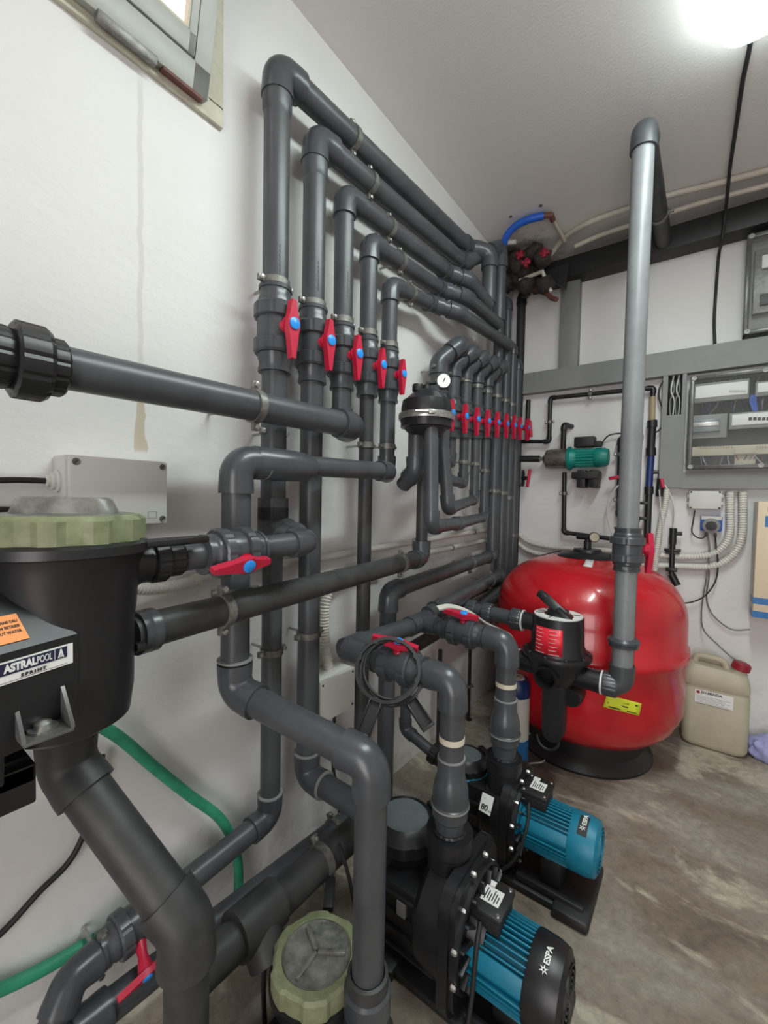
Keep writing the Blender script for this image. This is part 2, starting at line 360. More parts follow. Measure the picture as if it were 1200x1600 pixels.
def elbow(root, P, d1, d2, r, m='fit', L=None, name='elbow'):
    P = Vector(P); d1 = Vector(d1).normalized(); d2 = Vector(d2).normalized(); ang = d1.angle(d2)
    T = r*1.25*math.tan((PI-ang)/2)+.001; L = L or T+r*1.0
    path = fillet([P+d1*L, P, P+d2*L], r*1.25); n = len(path)
    pts = [P+d1*L]+[P+d1*(L-.012 if L > .03 else L*.8)]+path[1:-1]+[P+d2*(L-.012 if L > .03 else L*.8), P+d2*L]
    rr = [r*1.22, r*1.22]+[r*1.17]*(len(path)-2)+[r*1.22, r*1.22]
    return MB().tube(pts, rr, 24).build(name, m, root, 50)
def sleeve(root, c, ax, r, L, name='coupling', m='fit', k=1.2, n=24):
    c = Vector(c); ax = Vector(ax).normalized()
    return MB().lathe(c, ax, [(r*1.02, -L/2), (r*k, -L/2), (r*k, -L*.1), (r*k*.97, 0), (r*k, L*.1), (r*k, L/2), (r*1.02, L/2)], n).build(name, m, root)
def run(label, pts, r, cat='pipe', name='pvc_pipe_run', group=None, m='pvc', fm='fit', clamps=(), sleeves=(), ends=(0, 0), radii=None, er=None, out=V(1, 0, 0)):
    pts = [Vector(p) for p in pts]; lo = min(pts, key=lambda p: p.z)
    root = thing(name, label, cat, lo, group)
    for i in range(len(pts)-1):
        a, b = pts[i], pts[i+1]; d = (b-a).normalized(); rr = radii[i] if radii else r; k = min(rr*.5, (b-a).length*.3)
        a2 = a+d*k if i > 0 else a; b2 = b-d*k if i < len(pts)-2 else b
        MB().tube([a2, b2], rr, 28).build('pipe', m, root)
    for i in range(1, len(pts)-1):
        rr = max(radii[i-1], radii[i]) if radii else r
        elbow(root, pts[i], pts[i-1]-pts[i], pts[i+1]-pts[i], rr, fm)
    for c in clamps:                 # (segment, fraction[, out, wall])
        a, b = pts[c[0]], pts[c[0]+1]; rr = radii[c[0]] if radii else r
        clamp(root, a.lerp(b, c[1]), b-a, rr, Vector(c[2]) if len(c) > 2 else out, c[3] if len(c) > 3 else True)
    for sseg, fr, L in sleeves:
        a, b = pts[sseg], pts[sseg+1]; sleeve(root, a.lerp(b, fr), b-a, (radii[sseg] if radii else r), L, m=fm)
    return root
def rib(n, per=4, d=.93): return lambda k, i: 1.0 if (k % per) else d
def nut(root, c, ax, r, L, m='fit', name='union_nut', n=48, per=6, k=1.0):
    c = Vector(c); ax = Vector(ax).normalized()
    return MB().lathe(c, ax, [(r*.9*k, -L/2), (r*k, -L*.42), (r*k, L*.35), (r*.93*k, L/2)], n, mod=lambda q, i: 1.0 if q % per not in (0,) else .955).build(name, m, root, 25)
def handle(root, o, out, long, L, r=0.03, cap=True, stem=.03):
    o = Vector(o); out = Vector(out).normalized(); long = Vector(long).normalized(); side = out.cross(long).normalized()
    b = MB(); b.lathe(o-out*stem, out, [(L*.13, 0), (L*.10, stem*.5), (L*.16, stem)], 16)
    ol = [(-.42, -.045), (-.42, .045), (-.16, .09), (-.06, .125), (.06, .125), (.18, .10), (.60, .038), (.60, -.038), (.18, -.10), (.06, -.125), (-.06, -.125), (-.16, -.09)]
    b.prism([(a*L, c*L) for a, c in ol], o, long, side, L*.13) if long.cross(side).dot(out) > 0 else b.prism([(a*L, c*L) for a, c in reversed(ol)], o+out*L*.13, long, side, L*.13)
    h = b.build('valve_handle', 'red', root)
    MB().lathe(o+out*L*.13, out, [(L*.105, -.002), (L*.105, L*.025), (L*.08, L*.038), (0, L*.042)], 20).build('handle_cap', 'blue', h)
    return h
def valve(label, c, ax, out, r, group=None, L=None, long=None, hl=None, m='fit', cap=True, up_stem=None):
    c = Vector(c); ax = Vector(ax).normalized(); out = Vector(out).normalized(); k = r
    root = thing('ball_valve', label, 'valve', c, group)
    s = L/(6.2*r) if L else 1.0
    MB().lathe(c, ax, [(k*1.25, -k*1.9*s), (k*1.38, -k*1.0*s), (k*1.38, k*1.0*s), (k*1.25, k*1.9*s)], 28).build('valve_body', m, root)
    for sg in (1, -1):
        nut(root, c+ax*sg*k*1.35*s, ax*sg, k*1.62, k*1.15*s, m)
        MB().lathe(c, ax*sg, [(k*1.3, k*1.7*s), (k*1.3, k*2.3*s), (k*1.2, k*2.5*s), (k*1.2, k*3.0*s), (k*1.27, k*3.0*s), (k*1.27, k*3.3*s), (k*1.0, k*3.3*s)], 28).build('end_socket', m, root)
    st = up_stem or k*.75
    handle(root, c+out*(k*1.38+st), out, long or -ax, hl or k*4.3, stem=st+.005)
    return root

def glue_ring(root, corner, d, r):           # pale dried cement line at the mouth of an elbow
    d = Vector(d).normalized(); c = Vector(corner)+d*(r*2.25+.001)
    return MB().lathe(c, d, [(r*1.02, -.001), (r*1.225, -.002), (r*1.225, .0015), (r*1.02, .0022)], 28).build('cement_line', 'paint', root)
def by_label(t): return [o for o in COL.objects if o.get('label', '').startswith(t)][0]

# ================================================================== ROOM
FZ = 0.03; CZ = 2.685; BY = 2.75; RX = 3.0; FY = -1.7
# left wall with the window opening cut out (window y -0.55..0.60, z 2.20..2.60)
wl = MB(); wy0, wy1, wz0, wz1 = -.60, .602, 2.20, 2.62
wl.b2((-.2, FY, FZ-.1), (0, BY+.2, wz0)); wl.b2((-.2, FY, wz1), (0, BY+.2, CZ)); wl.b2((-.2, FY, wz0), (0, wy0, wz1)); wl.b2((-.2, wy1, wz0), (0, BY+.2, wz1))
struct('wall_left', wl, 'wall_l')
struct('wall_back', MB().b2((0, BY, FZ-.1), (RX+.2, BY+.2, CZ)), 'wall')
struct('wall_right', MB().b2((RX, FY, FZ-.1), (RX+.2, BY, CZ)), 'wall')
wf = MB(); wf.b2((-.2, FY-.15, FZ-.1), (1.0, FY, CZ)); wf.b2((2.2, FY-.15, FZ-.1), (RX+.2, FY, CZ)); wf.b2((1.0, FY-.15, FZ+2.1), (2.2, FY, CZ))
struct('wall_front', wf, 'wall')
struct('floor', MB().b2((-.2, FY-.15, FZ-.1), (RX+.2, BY+.2, FZ)), 'floor')
struct('ceiling', MB().b2((-.2, FY-.15, CZ), (RX+.2, BY+.2, CZ+.1)), 'ceil')
# window: cream plaster surround, grey aluminium frame, awning sash with bright glass
wnd = thing('window_1', 'x', 'x', (0, .6, 2.157)); del wnd['label']; del wnd['category']; wnd['kind'] = 'structure'
s_ = MB(); oy, oz = .643, 2.157
s_.b2((0, -.70, oz), (.012, oy, 2.207), .002); s_.b2((0, .60, 2.2), (.012, oy, 2.66), .002); s_.b2((0, -.70, 2.2), (.012, -.62, 2.66), .002)
so = s_.build('window_surround', 'reveal', wnd)
# the frame leans into the room (hopper window): local u runs toward the camera along the wall, v up the leaning frame
wO = V(.034, .587, 2.172); wU = V(0, -1, 0); wV = V(.22, 0, .975).normalized(); wN = V(wV.z, 0, -wV.x)
wR = Matrix((wU, wV, wN)).transposed()
def wbox(mb, u0, u1, v0, v1, n0, n1, bev=.002):
    return mb.box(wO+wU*(u0+u1)/2+wV*(v0+v1)/2+wN*(n0+n1)/2, (u1-u0, v1-v0, n1-n0), bev, wR)
f_ = MB(); wbox(f_, 0, 1.15, 0, .058, -.05, 0); wbox(f_, 0, .040, 0, .44, -.12, 0); wbox(f_, 1.11, 1.15, 0, .44, -.12, 0); wbox(f_, 0, 1.15, .40, .44, -.14, 0)
f_.build('window_frame', 'alu', wnd)
f_ = MB(); wbox(f_, .042, 1.108, .061, .104, -.03, .003); wbox(f_, .042, .060, .061, .40, -.03, .003); wbox(f_, 1.09, 1.108, .061, .40, -.03, .003); wbox(f_, .042, 1.108, .37, .40, -.03, .003)
f_.build('window_sash', 'alu', wnd)
f_ = MB(); wbox(f_, .0605, .066, .105, .37, -.02, .001, 0); wbox(f_, .0605, 1.09, .1045, .109, -.02, .001, 0); f_.build('edge_highlight', 'reveal', wnd)  # thin cream strips beside the glass: frame edge highlight put in as colour
f_ = MB(); wbox(f_, .060, 1.09, .104, .37, -.02, -.014, 0); f_.build('window_pane', 'pane', wnd)
f_ = MB(); wbox(f_, .12, .235, -.014, .004, -.012, .006); f_.build('window_latch', 'clampm', wnd)
f_ = MB(); wbox(f_, .012, .105, -.006, .0, -.02, .001, 0); f_.build('window_seal', 'brown', wnd)

# ceiling lamp: long prismatic diffuser running along the room
lx0, lx1, ly0, ly1 = 1.015, 1.185, .40, 1.70
lamp = thing('ceiling_lamp', 'lit white ribbed fluorescent lamp fixed to the ceiling above the room', 'lamp', ((lx0+lx1)/2, ly1, CZ))
MB().b2((lx0+.01, ly0, CZ-.03), (lx1-.01, ly1, CZ-.001), .004).build('lamp_base', 'white', lamp)
n_ = 24; prof = []
for k in range(n_+1):
    a = PI*k/n_; q = 1.0 if k % 2 else .965
    prof.append(((lx0+lx1)/2-math.cos(a)*(lx1-lx0)/2*q, CZ-.028-math.sin(a)**.7*.055*q))
d_ = MB(); N_ = 30; vs = []; fs = []
for j in range(N_+1):
    t = j/N_; y = ly0+(ly1-ly0)*t; e = min(1.0, (min(t, 1-t)*N_/2.0)) ; e = .88+.12*math.sqrt(max(0, e)) if e < 1 else 1
    for (x, z) in prof: vs.append(((x-(lx0+lx1)/2)*e+(lx0+lx1)/2, y, CZ-.028+(z-CZ+.028)*e))
nn = n_+1
for j in range(N_):
    for k in range(n_): fs.append((j*nn+k, j*nn+k+1, (j+1)*nn+k+1, (j+1)*nn+k))
fs.append(tuple(range(nn))); fs.append(tuple(N_*nn+k for k in range(nn)))
d_.add(vs, fs); d_.build('lamp_diffuser', 'lampm', lamp)
ll = bpy.data.lights.new('lamp_tube_light', 'AREA'); ll.shape = 'RECTANGLE'; ll.size = .12; ll.size_y = 1.15; ll.energy = LAMP_POWER; ll.color = (.90, 1.0, .98)
lo = bpy.data.objects.new('lamp_tube_light', ll); COL.objects.link(lo); lo.location = ((lx0+lx1)/2, (ly0+ly1)/2, CZ-.095)

# ================================================================== LEFT WALL PIPE RACK
px_ = .09
# five risers with valves (y, radius, corner z, far end y, far end z)
RI = [(.750, .0340, 2.345), (.888, .0330, 2.263), (1.017, .0305, 2.174), (1.145, .0292, 2.091), (1.268, .0288, 1.997)]
VZ = 1.668
ordn = ['nearest', 'second', 'third', 'fourth', 'fifth']
P3a = X(697, 424, .09); P4a = X(690, 447, .09); P5a = X(680, 472, .09)
def up_pts(i):
    y, r, z = RI[i]; base = V(px_, y, VZ+3.3*r*.98)
    c = V(px_, y, z)
    if i == 0:
        e = X(733, 388, .09); return [base, c, e, V(T3[0], T3[1], zrow(*T3, 396)), V(T3[0], T3[1], zrow(*T3, 474))]
    if i == 1:
        e = X(724, 411, .09); return [base, c, e, V(T4[0], T4[1], zrow(*T4, 386)), V(T4[0], T4[1], zrow(*T4, 502))]
    if i == 2:
        return [base, c, X(700, 427, .09), X(732, 439, .15), V(T3[0], T3[1], zrow(*T3, 476))]
    if i == 3:
        return [base, c, X(690, 453, .09), X(727, 464, .15), V(T4[0], T4[1], zrow(*T4, 506))]
    return [base, c, X(676, 476, .09), X(715, 488, .16), X(797, 540, .12)]
T3 = (.165, ycol(.165, 2.25, 764)); T4 = (.15, ycol(.15, 2.2, 779))
upl = ['grey pipe run from the nearest valve up to the highest wall pipe', 'grey pipe run from the second valve up to the second highest wall pipe',
       'grey pipe run of the third valve, middle of the five stepped wall pipes', 'grey pipe run of the fourth valve, second lowest stepped wall pipe',
       'grey pipe run of the fifth valve, lowest and shortest stepped wall pipe']
cl_px = [(550, 220), (577, 285), (607, 345), (624, 395), (640, 447)]
for i in range(5):
    pts = up_pts(i); y, r, z = RI[i]
    q = X(*cl_px[i], .09); fr = (q.y-pts[1].y)/(pts[2].y-pts[1].y)
    rt = run(upl[i], pts, r, group='stepped upper pipe runs', clamps=[(0, max(.02, (zrow(px_, y, [455, 485, 503, 522, 540][i])-pts[0].z)/(pts[1].z-pts[0].z))), (1, fr)])
    if i < 2: MB().lathe(pts[1]-V(0, 0, .05), (0, 0, -1), [(r*1.13, 0), (r*1.13, .055), (r*1.02, .068), (r*1.0, .07)], 28).build('coupling', 'pvc', rt)
    # marker-pen scribble on the riser
    z0 = zrow(px_, y, [440, 460, 470, 470, 520][i]); b = MB(); zz = z0
    random.seed(i)
    for k in range(7):
        a = -.35; p = V(px_, y, 0)+V(math.cos(a), math.sin(a), 0)*(r+.0002); zz2 = zz+.012
        tv = V(-math.sin(a), math.cos(a), 0)
        b.tube([p+tv*.002+V(0, 0, zz), p-tv*.002+V(0, 0, zz+.005), p+tv*.003*(random.random()-.3)+V(0, 0, zz+.009)], .0006, 4); zz = zz2
    b.build('marker_writing', 'ink', rt)
vlab = ['red handled grey ball valve on the nearest and thickest riser', 'red handled grey ball valve on the second riser from the window side',
        'red handled ball valve on the middle riser of the five front ones', 'red handled grey ball valve on the fourth riser, just right of the middle one',
        'smallest red handled valve of the front five, left of the round black manifold head']
for i in range(5):
    y, r, z = RI[i]; valve(vlab[i], (px_, y, VZ), (0, 0, 1), V(1, -.05, 0), r, 'riser valves on the left wall', hl=.145-.006*i, up_stem=.016)

# lower parts of the risers
y, r, _ = RI[0]; zb = VZ-3.3*r
teeZ = 1.131
v1 = run('grey pipe dropping from the nearest valve and turning left low on the wall', [V(px_, y, zb), V(px_, y, .335), X(200, 1452, .09)], .0335, group=None,
    radii=[.0275, .0285], clamps=[(0, (zb-zrow(px_, y, 676))/(zb-.335)), (0, (zb-zrow(px_, y, 1017))/(zb-.335))])
MB().tube([V(px_, y, zb), V(px_, y, teeZ+.05)], .0335, 28).build('pipe', 'pvc', v1)
t = MB(); t.lathe((px_, y, teeZ), (0, 0, 1), [(.041, -.065), (.041, .065)], 28); t.tube([(px_, y, teeZ), (px_+.06, y, teeZ)], .038, 24); t.build('tee', 'fit', v1)
MB().lathe((px_, y, teeZ+.03), (0, 0, 1), [(.0335, 0), (.041, 0), (.041, .06), (.035, .06)], 28).build('coupling', 'fit', v1)
y, r, _ = RI[1]; zb = VZ-3.3*r
run('grey pipe dropping from the second valve to an elbow that turns out from the wall', [V(px_, y, zb), V(px_, y, .378), V(.345, y, .374)], r, clamps=[(0, (zb-zrow(px_, y, 990))/(zb-.378))])
MBx = sleeve
y, r, _ = RI[3]; zb = VZ-3.3*r
run('straight grey pipe dropping from the fourth valve down the wall to the floor', [V(px_, y, zb), V(px_, y, FZ)], .0245, m='pvcd', clamps=[(0, (zb-zrow(px_, y, 696))/(zb-FZ))])
# third riser joins the horizontal pipe that crosses the picture at the left
hx = .19; hy = ycol(hx, 1.437, 532); hz = 1.437
y, r, _ = RI[2]; zb = VZ-3.3*r
he = V(hx, .898, 1.436); hs = V(hx, -.35, 1.424)
q = X(398, 640, hx)
run('thick grey horizontal pipe crossing in front of the risers at the left', [V(px_, y, zb), V(px_, y, hz), V(hx, y-.06, hz), V(hx, -.02, 1.424)], .0345,
    radii=[.0305, .030, .0345], clamps=[(2, (y-.06-q.y)/(y-.06+.02))])
# big black union at the left end
un = thing('pipe_union', 'black ribbed union nut on the thick horizontal pipe at the left edge', 'pipe fitting', (hx, .205, 1.424))
qy = lambda px: ycol(hx, 1.424, px)
nut(un, (hx, (qy(70)+qy(99))/2, 1.4245), (0, 1, 0), .045, abs(qy(99)-qy(70)), 'black', 'ribbed_collar', 60, 5)
nut(un, (hx, (qy(16)+qy(72))/2, 1.4243), (0, 1, 0), .0575, abs(qy(72)-qy(16)), 'black', 'union_nut', 60, 5)
nut(un, (hx, qy(16)-.03, 1.424), (0, 1, 0), .046, .06, 'black', 'ribbed_collar', 60, 5)

# fifth riser -> horizontal -> thick elbow -> vertical -> out -> front vertical
y, r, _ = RI[4]; zb = VZ-3.3*r
kx = .2; kz = 1.305
front_x, front_y = .535, .632
z6 = .80
P6y = .560
tz = .722
run('grey pipe from the fifth valve crossing left, then down into the thick foreground pipe', [V(px_, y, zb), V(px_, y, kz+.01), V(kx, 1.118, kz+.008), V(kx, P6y, kz-.004), V(kx, P6y, z6-.01), V(front_x, front_y, tz), V(front_x, front_y, FZ+.26)], .031,
    radii=[.028, .027, .027, .031, .0315, .0315], clamps=[(0, (zb-zrow(px_, y, 701))/(zb-kz)), (3, (kz-zrow(kx, P6y, 918))/(kz-z6), (1, -.4, 0), False)])
fr_ = thing('pipe_coupling', 'wide grey coupling at the foot of the foreground vertical pipe', 'pipe fitting', (front_x, front_y, FZ))
MB().lathe((front_x, front_y, FZ), (0, 0, 1), [(.055, 0), (.055, .15), (.046, .17), (.042, .22), (.040, .275), (.034, .277), (.033, .265)], 28).build('socket', 'pvcd', fr_)
MB().lathe((front_x, front_y, FZ+.20), (0, 0, 1), [(.041, 0), (.046, .004), (.046, .045), (.041, .05)], 28).build('collar', 'fit', fr_)
rd = MB().lathe((kx, 0, kz-.003), (0, 1, 0), [(.0355, .60), (.0385, .605), (.0385, .72), (.036, .755), (.031, .78), (.028, .78)], 28); rd = rd.build('reducer', 'fit', bpy.data.objects[[o.name for o in COL.objects if o.get('label', '').startswith('grey pipe from the fifth valve crossing')][0]])

rt = by_label('grey pipe from the fifth valve crossing')
glue_ring(rt, (kx, P6y, z6-.01), (0, 0, 1), .0315); glue_ring(rt, (kx, P6y, kz-.004), (0, 1, 0), .031)
rt = by_label('grey pipe dropping from the nearest valve'); glue_ring(rt, (px_, RI[0][0], .335), (0, 0, 1), .0285)
rt = by_label('grey pipe dropping from the second valve'); glue_ring(rt, (px_, RI[1][0], .378), (0, 0, 1), RI[1][1]); glue_ring(rt, (px_, RI[1][0], .378), (1, 0, 0), RI[1][1])
# pump outlet line with the horizontal valve
ax_ = .31; az_ = 1.118
yv = ycol(ax_, az_, 378); ye = ycol(ax_, az_+.004, 483)
valve('red handled ball valve lying horizontal beside the black pump with the olive lid', (ax_, ycol(ax_, az_, 362), az_+.002), (0, 1, 0), V(.93, 0, -.37), .0285, None, L=.115, long=V(0, -1, -.05), hl=.116, up_stem=.004)
yu = ycol(ax_, az_, 235)
run('short grey pipe from the horizontal valve bending back to the tee on the nearest riser', [V(ax_, ycol(ax_, az_, 362)+.055, az_+.003), V(ax_, ye, az_+.006), V(.20, ye+.01, az_+.012), V(.20, .752, az_+.013), V(px_+.055, .752, teeZ)], .0245)
run('stub of grey pipe between the pump union and the horizontal valve', [V(ax_, ycol(ax_, az_, 275), az_), V(ax_, ycol(ax_, az_, 362)-.05, az_+.001)], .0235)

# lower line running from behind the pump to the manifold riser
lr = .0335
run('dark pipe sloping along the wall from behind the olive lidded pump to the manifold head', [X(203, 992, .292), X(658, 872, .15), V(.15, X(658, 872, .15).y, 1.44)], .029, radii=[.030, .023], m='pvcd',
    clamps=[(0, .16, (1, 0, 0), False), (0, .84, (1, 0, 0), False)], sleeves=[(0, .02, .03)])

# ================================================================== second row: nine verticals with valves
R2 = [(1.633, .0335), (1.769, .031), (1.901, .029), (2.032, .028), (2.160, .027), (2.292, .0265), (2.416, .025), (2.520, .024), (2.618, .023)]
vz2 = [zrow(.09, R2[i][0], py) for i, py in enumerate([648, 653, 657, 660, 662, 664, 666, 668, 670])]
dn_px = [None, 722, 752, 782, 808, 860, 893, None, None]
rlab = ['first', 'second', 'third', 'fourth', 'fifth', 'sixth', 'seventh', 'eighth', 'ninth']
tops = [zrow(.09, R2[i][0], py) for i, py in enumerate([566, 573, 580, 586, 592, 470, 470, 540, 565])]
for i in range(9):
    y, r = R2[i]; b0 = V(.09, y, vz2[i]+3.2*r*.9)
    if i < 5:
        pts = [b0, V(.09, y, tops[i]), V(.09+.055, y+.085, tops[i]+.085), V(.10, y+.17, tops[i]+.08)]
        if i == 0: pts[2] = V(.15, y+.09, tops[i]+.10)
    elif i == 5: pts = [b0, V(.09, y, zrow(.09, y, 440)), V(.015, y+.02, zrow(.09, y, 440)+.01)]
    else: pts = [b0, V(.09, y, tops[i]), V(.015, y, tops[i])]
    zc = zrow(.09, y, [576, 587, 596, 605, 613, 620, 627, 633, 637][i]); f0 = (zc-b0.z)/(pts[1].z-b0.z)
    run(f'grey pipe curving over above the {rlab[i]} valve of the crowded far row', pts, r, group='curved pipes above the far valves', clamps=[(0, max(.03, f0))] if i < 8 else [])
    valve(f'red handled valve, {rlab[i]} from the manifold head in the crowded far row', (.09, y, vz2[i]), (0, 0, 1), V(1, -.1, 0), r*.97, 'valves of the far row', L=6.2*r*.9, hl=.13, up_stem=.02 if i < 8 else .035)
mod_x, mod_y = .262, 1.255
bz = 1.135
# drops under the far valves
DR = [.029, .021, .0235, .025, .0235, .0305, .0275, .026, .024]
def drop(i): y, r = R2[i]; return V(.09, y, vz2[i]-3.0*r*.9)
d = drop(0); run('grey pipe going from under the first far valve to behind the manifold head', [d, V(.09, d.y, 1.47), V(.17, 1.44, 1.47)], .029, group='drops under the far valves')
zz = zrow(.09, R2[1][0], 724)
d = drop(1); run('grey pipe ending in a short elbow under the second far valve', [d, V(.09, d.y, zz), V(.20, 1.47, zz+.01), V(.215, 1.42, zz+.10)], .021, group='drops under the far valves', clamps=[(0, .75)])
zz = zrow(.09, R2[2][0], 755)
d = drop(2); run('grey pipe turning back to the manifold head under the third far valve', [d, V(.09, d.y, zz), V(.235, 1.43, zz), V(.235, 1.43, 1.5)], .0225, group='drops under the far valves', clamps=[(0, .55)])
zz = zrow(.09, R2[3][0], 781)
d = drop(3); run('grey pipe with elbow turning back to the manifold head under the fourth far valve', [d, V(.09, d.y, zz), X(700, 795, .27), X(693, 700, .25)], .0225, group='drops under the far valves', clamps=[(0, .43)])
zz = zrow(.09, R2[4][0], 808)
e_ = X(692, 822, .315); e2 = V(.31, ycol(.31, e_.z, 674), e_.z)
d = drop(4); run('lowest of the looping grey pipes, ending in a big elbow below the manifold head', [d, V(.09, d.y, zz), X(715, 818, .26), e2, V(e2.x-.01, e2.y, 1.46)], .0235, group='drops under the far valves', clamps=[(0, .42)])
# remaining manifold outlet, left elbow
q0 = X(650, 690, .235); q1 = V(q0.x, q0.y, zrow(q0.x, q0.y, 735)); q2 = X(630, 758, .17)
run('short grey pipe with a bulky elbow bending to the wall under the manifold head', [V(q0.x, q0.y, 1.47), q1, q2], .027)
# sixth to ninth drops to the lower headers
ZL1 = zrow(.09, R2[5][0], 868)
l1e = X(607, 925, .12)
run('dusty grey pipe from the sixth far valve, running left and down behind the spanners', [drop(5), V(.09, R2[5][0], ZL1), l1e, V(.12, l1e.y, FZ)], .031, m='pvc', clamps=[(0, .45), (1, .30)])
ZL2 = zrow(.09, R2[6][0], 898)
hdx = .20
run('grey header pipe running low along the wall from the seventh far valve', [drop(6), V(.09, R2[6][0], ZL2), V(hdx, 1.48, .79), V(hdx, 1.40, .785)], .030, m='pvc', clamps=[(0, .40), (1, .22)])
run('grey pipe dropping from the eighth far valve behind the red tank', [drop(7), V(.09, R2[7][0], .70), V(.12, 1.95, .66)], .027, clamps=[(0, .40)])
run('grey pipe dropping from the ninth far valve into the back corner', [drop(8), V(.09, R2[8][0], FZ)], .027, clamps=[(0, .38)])

run('thick black pipe rising in the back corner behind the ninth far pipe', [V(.075, 2.69, FZ), V(.075, 2.69, 2.50), V(.16, 2.66, 2.56)], .026, m='rubber', fm='black')
# ================================================================== manifold head
mh = thing('manifold_head', 'round black distributor head with steel band clamp and small pressure gauge', 'water distributor', (mod_x, mod_y, 1.44))
o = V(mod_x, mod_y, 0); R = .083
MB().lathe(o+V(0, 0, 1.465), (0, 0, 1), [(R*.9, 0), (R*1.04, .002), (R*1.04, .028), (R*.98, .034)], 48, mod=lambda k, i: 1 if k % 6 else .97).build('lower_collar', 'black', mh)
MB().lathe(o+V(0, 0, 1.440), (0, 0, 1), [(R*.62, 0), (R*.86, .02), (R*.9, .028)], 32).build('body', 'black', mh)
bd = MB().lathe(o+V(0, 0, 1.502), (0, 0, 1), [(R*1.0, -.009), (R*1.12, -.011), (R*1.14, 0), (R*1.12, .011), (R*1.0, .009)], 48).build('band_clamp', 'steel', mh)
b = MB(); b.box(o+V(R*.75, -R*.86, 1.502), (.020, .035, .012), .002, Matrix.Rotation(.7, 3, 'Z')); b.lathe(o+V(R*.6, -R*1.12, 1.503), (1, .8, 0), [(.004, -.03), (.004, .035)], 8); b.build('clamp_screw', 'steel', bd)
MB().lathe(o+V(0, 0, 1.512), (0, 0, 1), [(R*1.02, 0), (R*1.03, .02), (R*.97, .045), (R*.84, .052), (R*.60, .070), (R*.35, .082), (R*.16, .088), (R*.14, .10), (0, .10)], 48, mod=lambda k, i: 1 if (k % 4 or i > 3) else .975).build('dome', 'black', mh)
MB().lathe(o+V(-.022, -.022, 1.57), (0, 0, 1), [(.017, 0), (.013, .015), (.012, .03)], 16).build('knob_stem', 'black', mh)
nut(mh, o+V(-.022, -.022, 1.600), (0, 0, 1), .019, .024, 'black', 'knob', 24, 4)
b = MB(); b.tube([o+V(.0, .0, 1.60), o+V(.0, .0, 1.618), o+V(.035, .03, 1.622)], .007, 10); b.build('gauge_stem', 'black', mh)
gd = V(.62, -.72, 0).normalized(); gp = X(706, 607, .30)
gp = o+V(.042, .035, 1.625)
g_ = MB().lathe(gp, gd, [(.024, -.012), (.026, -.010), (.026, .012), (.023, .013)], 28).build('pressure_gauge', 'black', mh)
MB().lathe(gp+gd*.0125, gd, [(.0225, 0), (.0225, .0012), (0, .0012)], 28).build('gauge_face', 'white', g_)
MB().box(gp+gd*.0145, (.003, .001, .018), 0, Matrix.Rotation(.5, 3, 'Y')).build('gauge_needle', 'ink', g_)

# ================================================================== PUMP BRANCHES (run straight out from the wall)
cx1, cy1 = .548, .94        # vertical drop into the front blue pump
cx2, cy2 = .535, 1.345       # vertical drop into the rear blue pump
z1 = zrow(cx1, cy1, 1064); z2 = zrow(cx2, cy2, 1003)
r1, r2 = .0305, .0325
v1x = xcol(cy1, z1, 624); v2x = xcol(cy2, z2, 724)
def band(root, c, ax, r, w, m='tape', name='tape_band'): return MB().lathe(c, ax, [(r*1.005, -w/2), (r*1.04, -w/2), (r*1.04, w/2), (r*1.005, w/2)], 28).build(name, m, root)
valve('red handled valve with two black ring spanners hung over it', (v1x, cy1, z1), (1, 0, 0), V(.1, -.25, 1), .0315, None, L=.15, long=V(-1, -.35, .15), hl=.125, up_stem=.012)
valve('red handled valve on the branch to the rear blue pump, partly under a white strip', (v2x, cy2, z2), (1, 0, 0), V(.1, -.2, 1), .031, None, L=.15, long=V(-1, -.2, .1), hl=.12, up_stem=.014)
D1 = zrow(cx1, cy1, 1308); D2 = zrow(cx2, cy2, 1190)
def column(label, cx, cy, z, r, pxs, Dz, vx, pumpd):
    root = run(label, [V(vx+.075, cy, z), V(cx, cy, z), V(cx, cy, zrow(cx, cy, pxs[2]))], r)
    zr = lambda p: zrow(cx, cy, p)
    band(root, V(cx, cy, zr(pxs[0])), (0, 0, 1), r, .014)
    # white glue line, swelling union, threaded black adapter
    MB().lathe((cx, cy, zr(pxs[1])), (0, 0, 1), [(r*1.02, .004), (r*1.14, .004), (r*1.14, 0)], 28).build('socket_edge', 'paint', root)
    H = zr(pxs[1])-zr(pxs[3]); zD = Dz-zr(pxs[1])
    MB().lathe((cx, cy, zr(pxs[1])), (0, 0, 1), [(r*1.12, 0), (r*1.14, -H*.34), (r*1.24, -H*.42), (r*1.40, -H*.60), (r*1.44, -H*.70), (r*1.44, -H*.92), (r*1.56, -H*.94), (r*1.56, -H*1.0), (r*1.46, -H*1.01), (r*1.44, -H*1.22), (r*1.2, -H*1.30), (r*1.16, zD)], 32).build('check_valve', 'fit', root)
    MB().lathe((cx, cy, zr(pxs[1])), (0, 0, 1), [(r*1.565, -H*.95), (r*1.58, -H*.97), (r*1.565, -H*.99)], 32).build('pale_seam', 'paint', root)
    nut(root, V(cx, cy, Dz+.012), (0, 0, 1), r*1.36, .03, 'black', 'threaded_collar', 48, 4)
    return root
column('thick grey pipe bending down from the spanner-hung valve into the front blue pump', cx1, cy1, z1, r1, (1153, 1184, 1192, 1256), D1, v1x, 1)
column('grey pipe bending down beside the small cylinder into the rear blue pump', cx2, cy2, z2, r2, (1068, 1092, 1096, 1146), D2, v2x, 2)
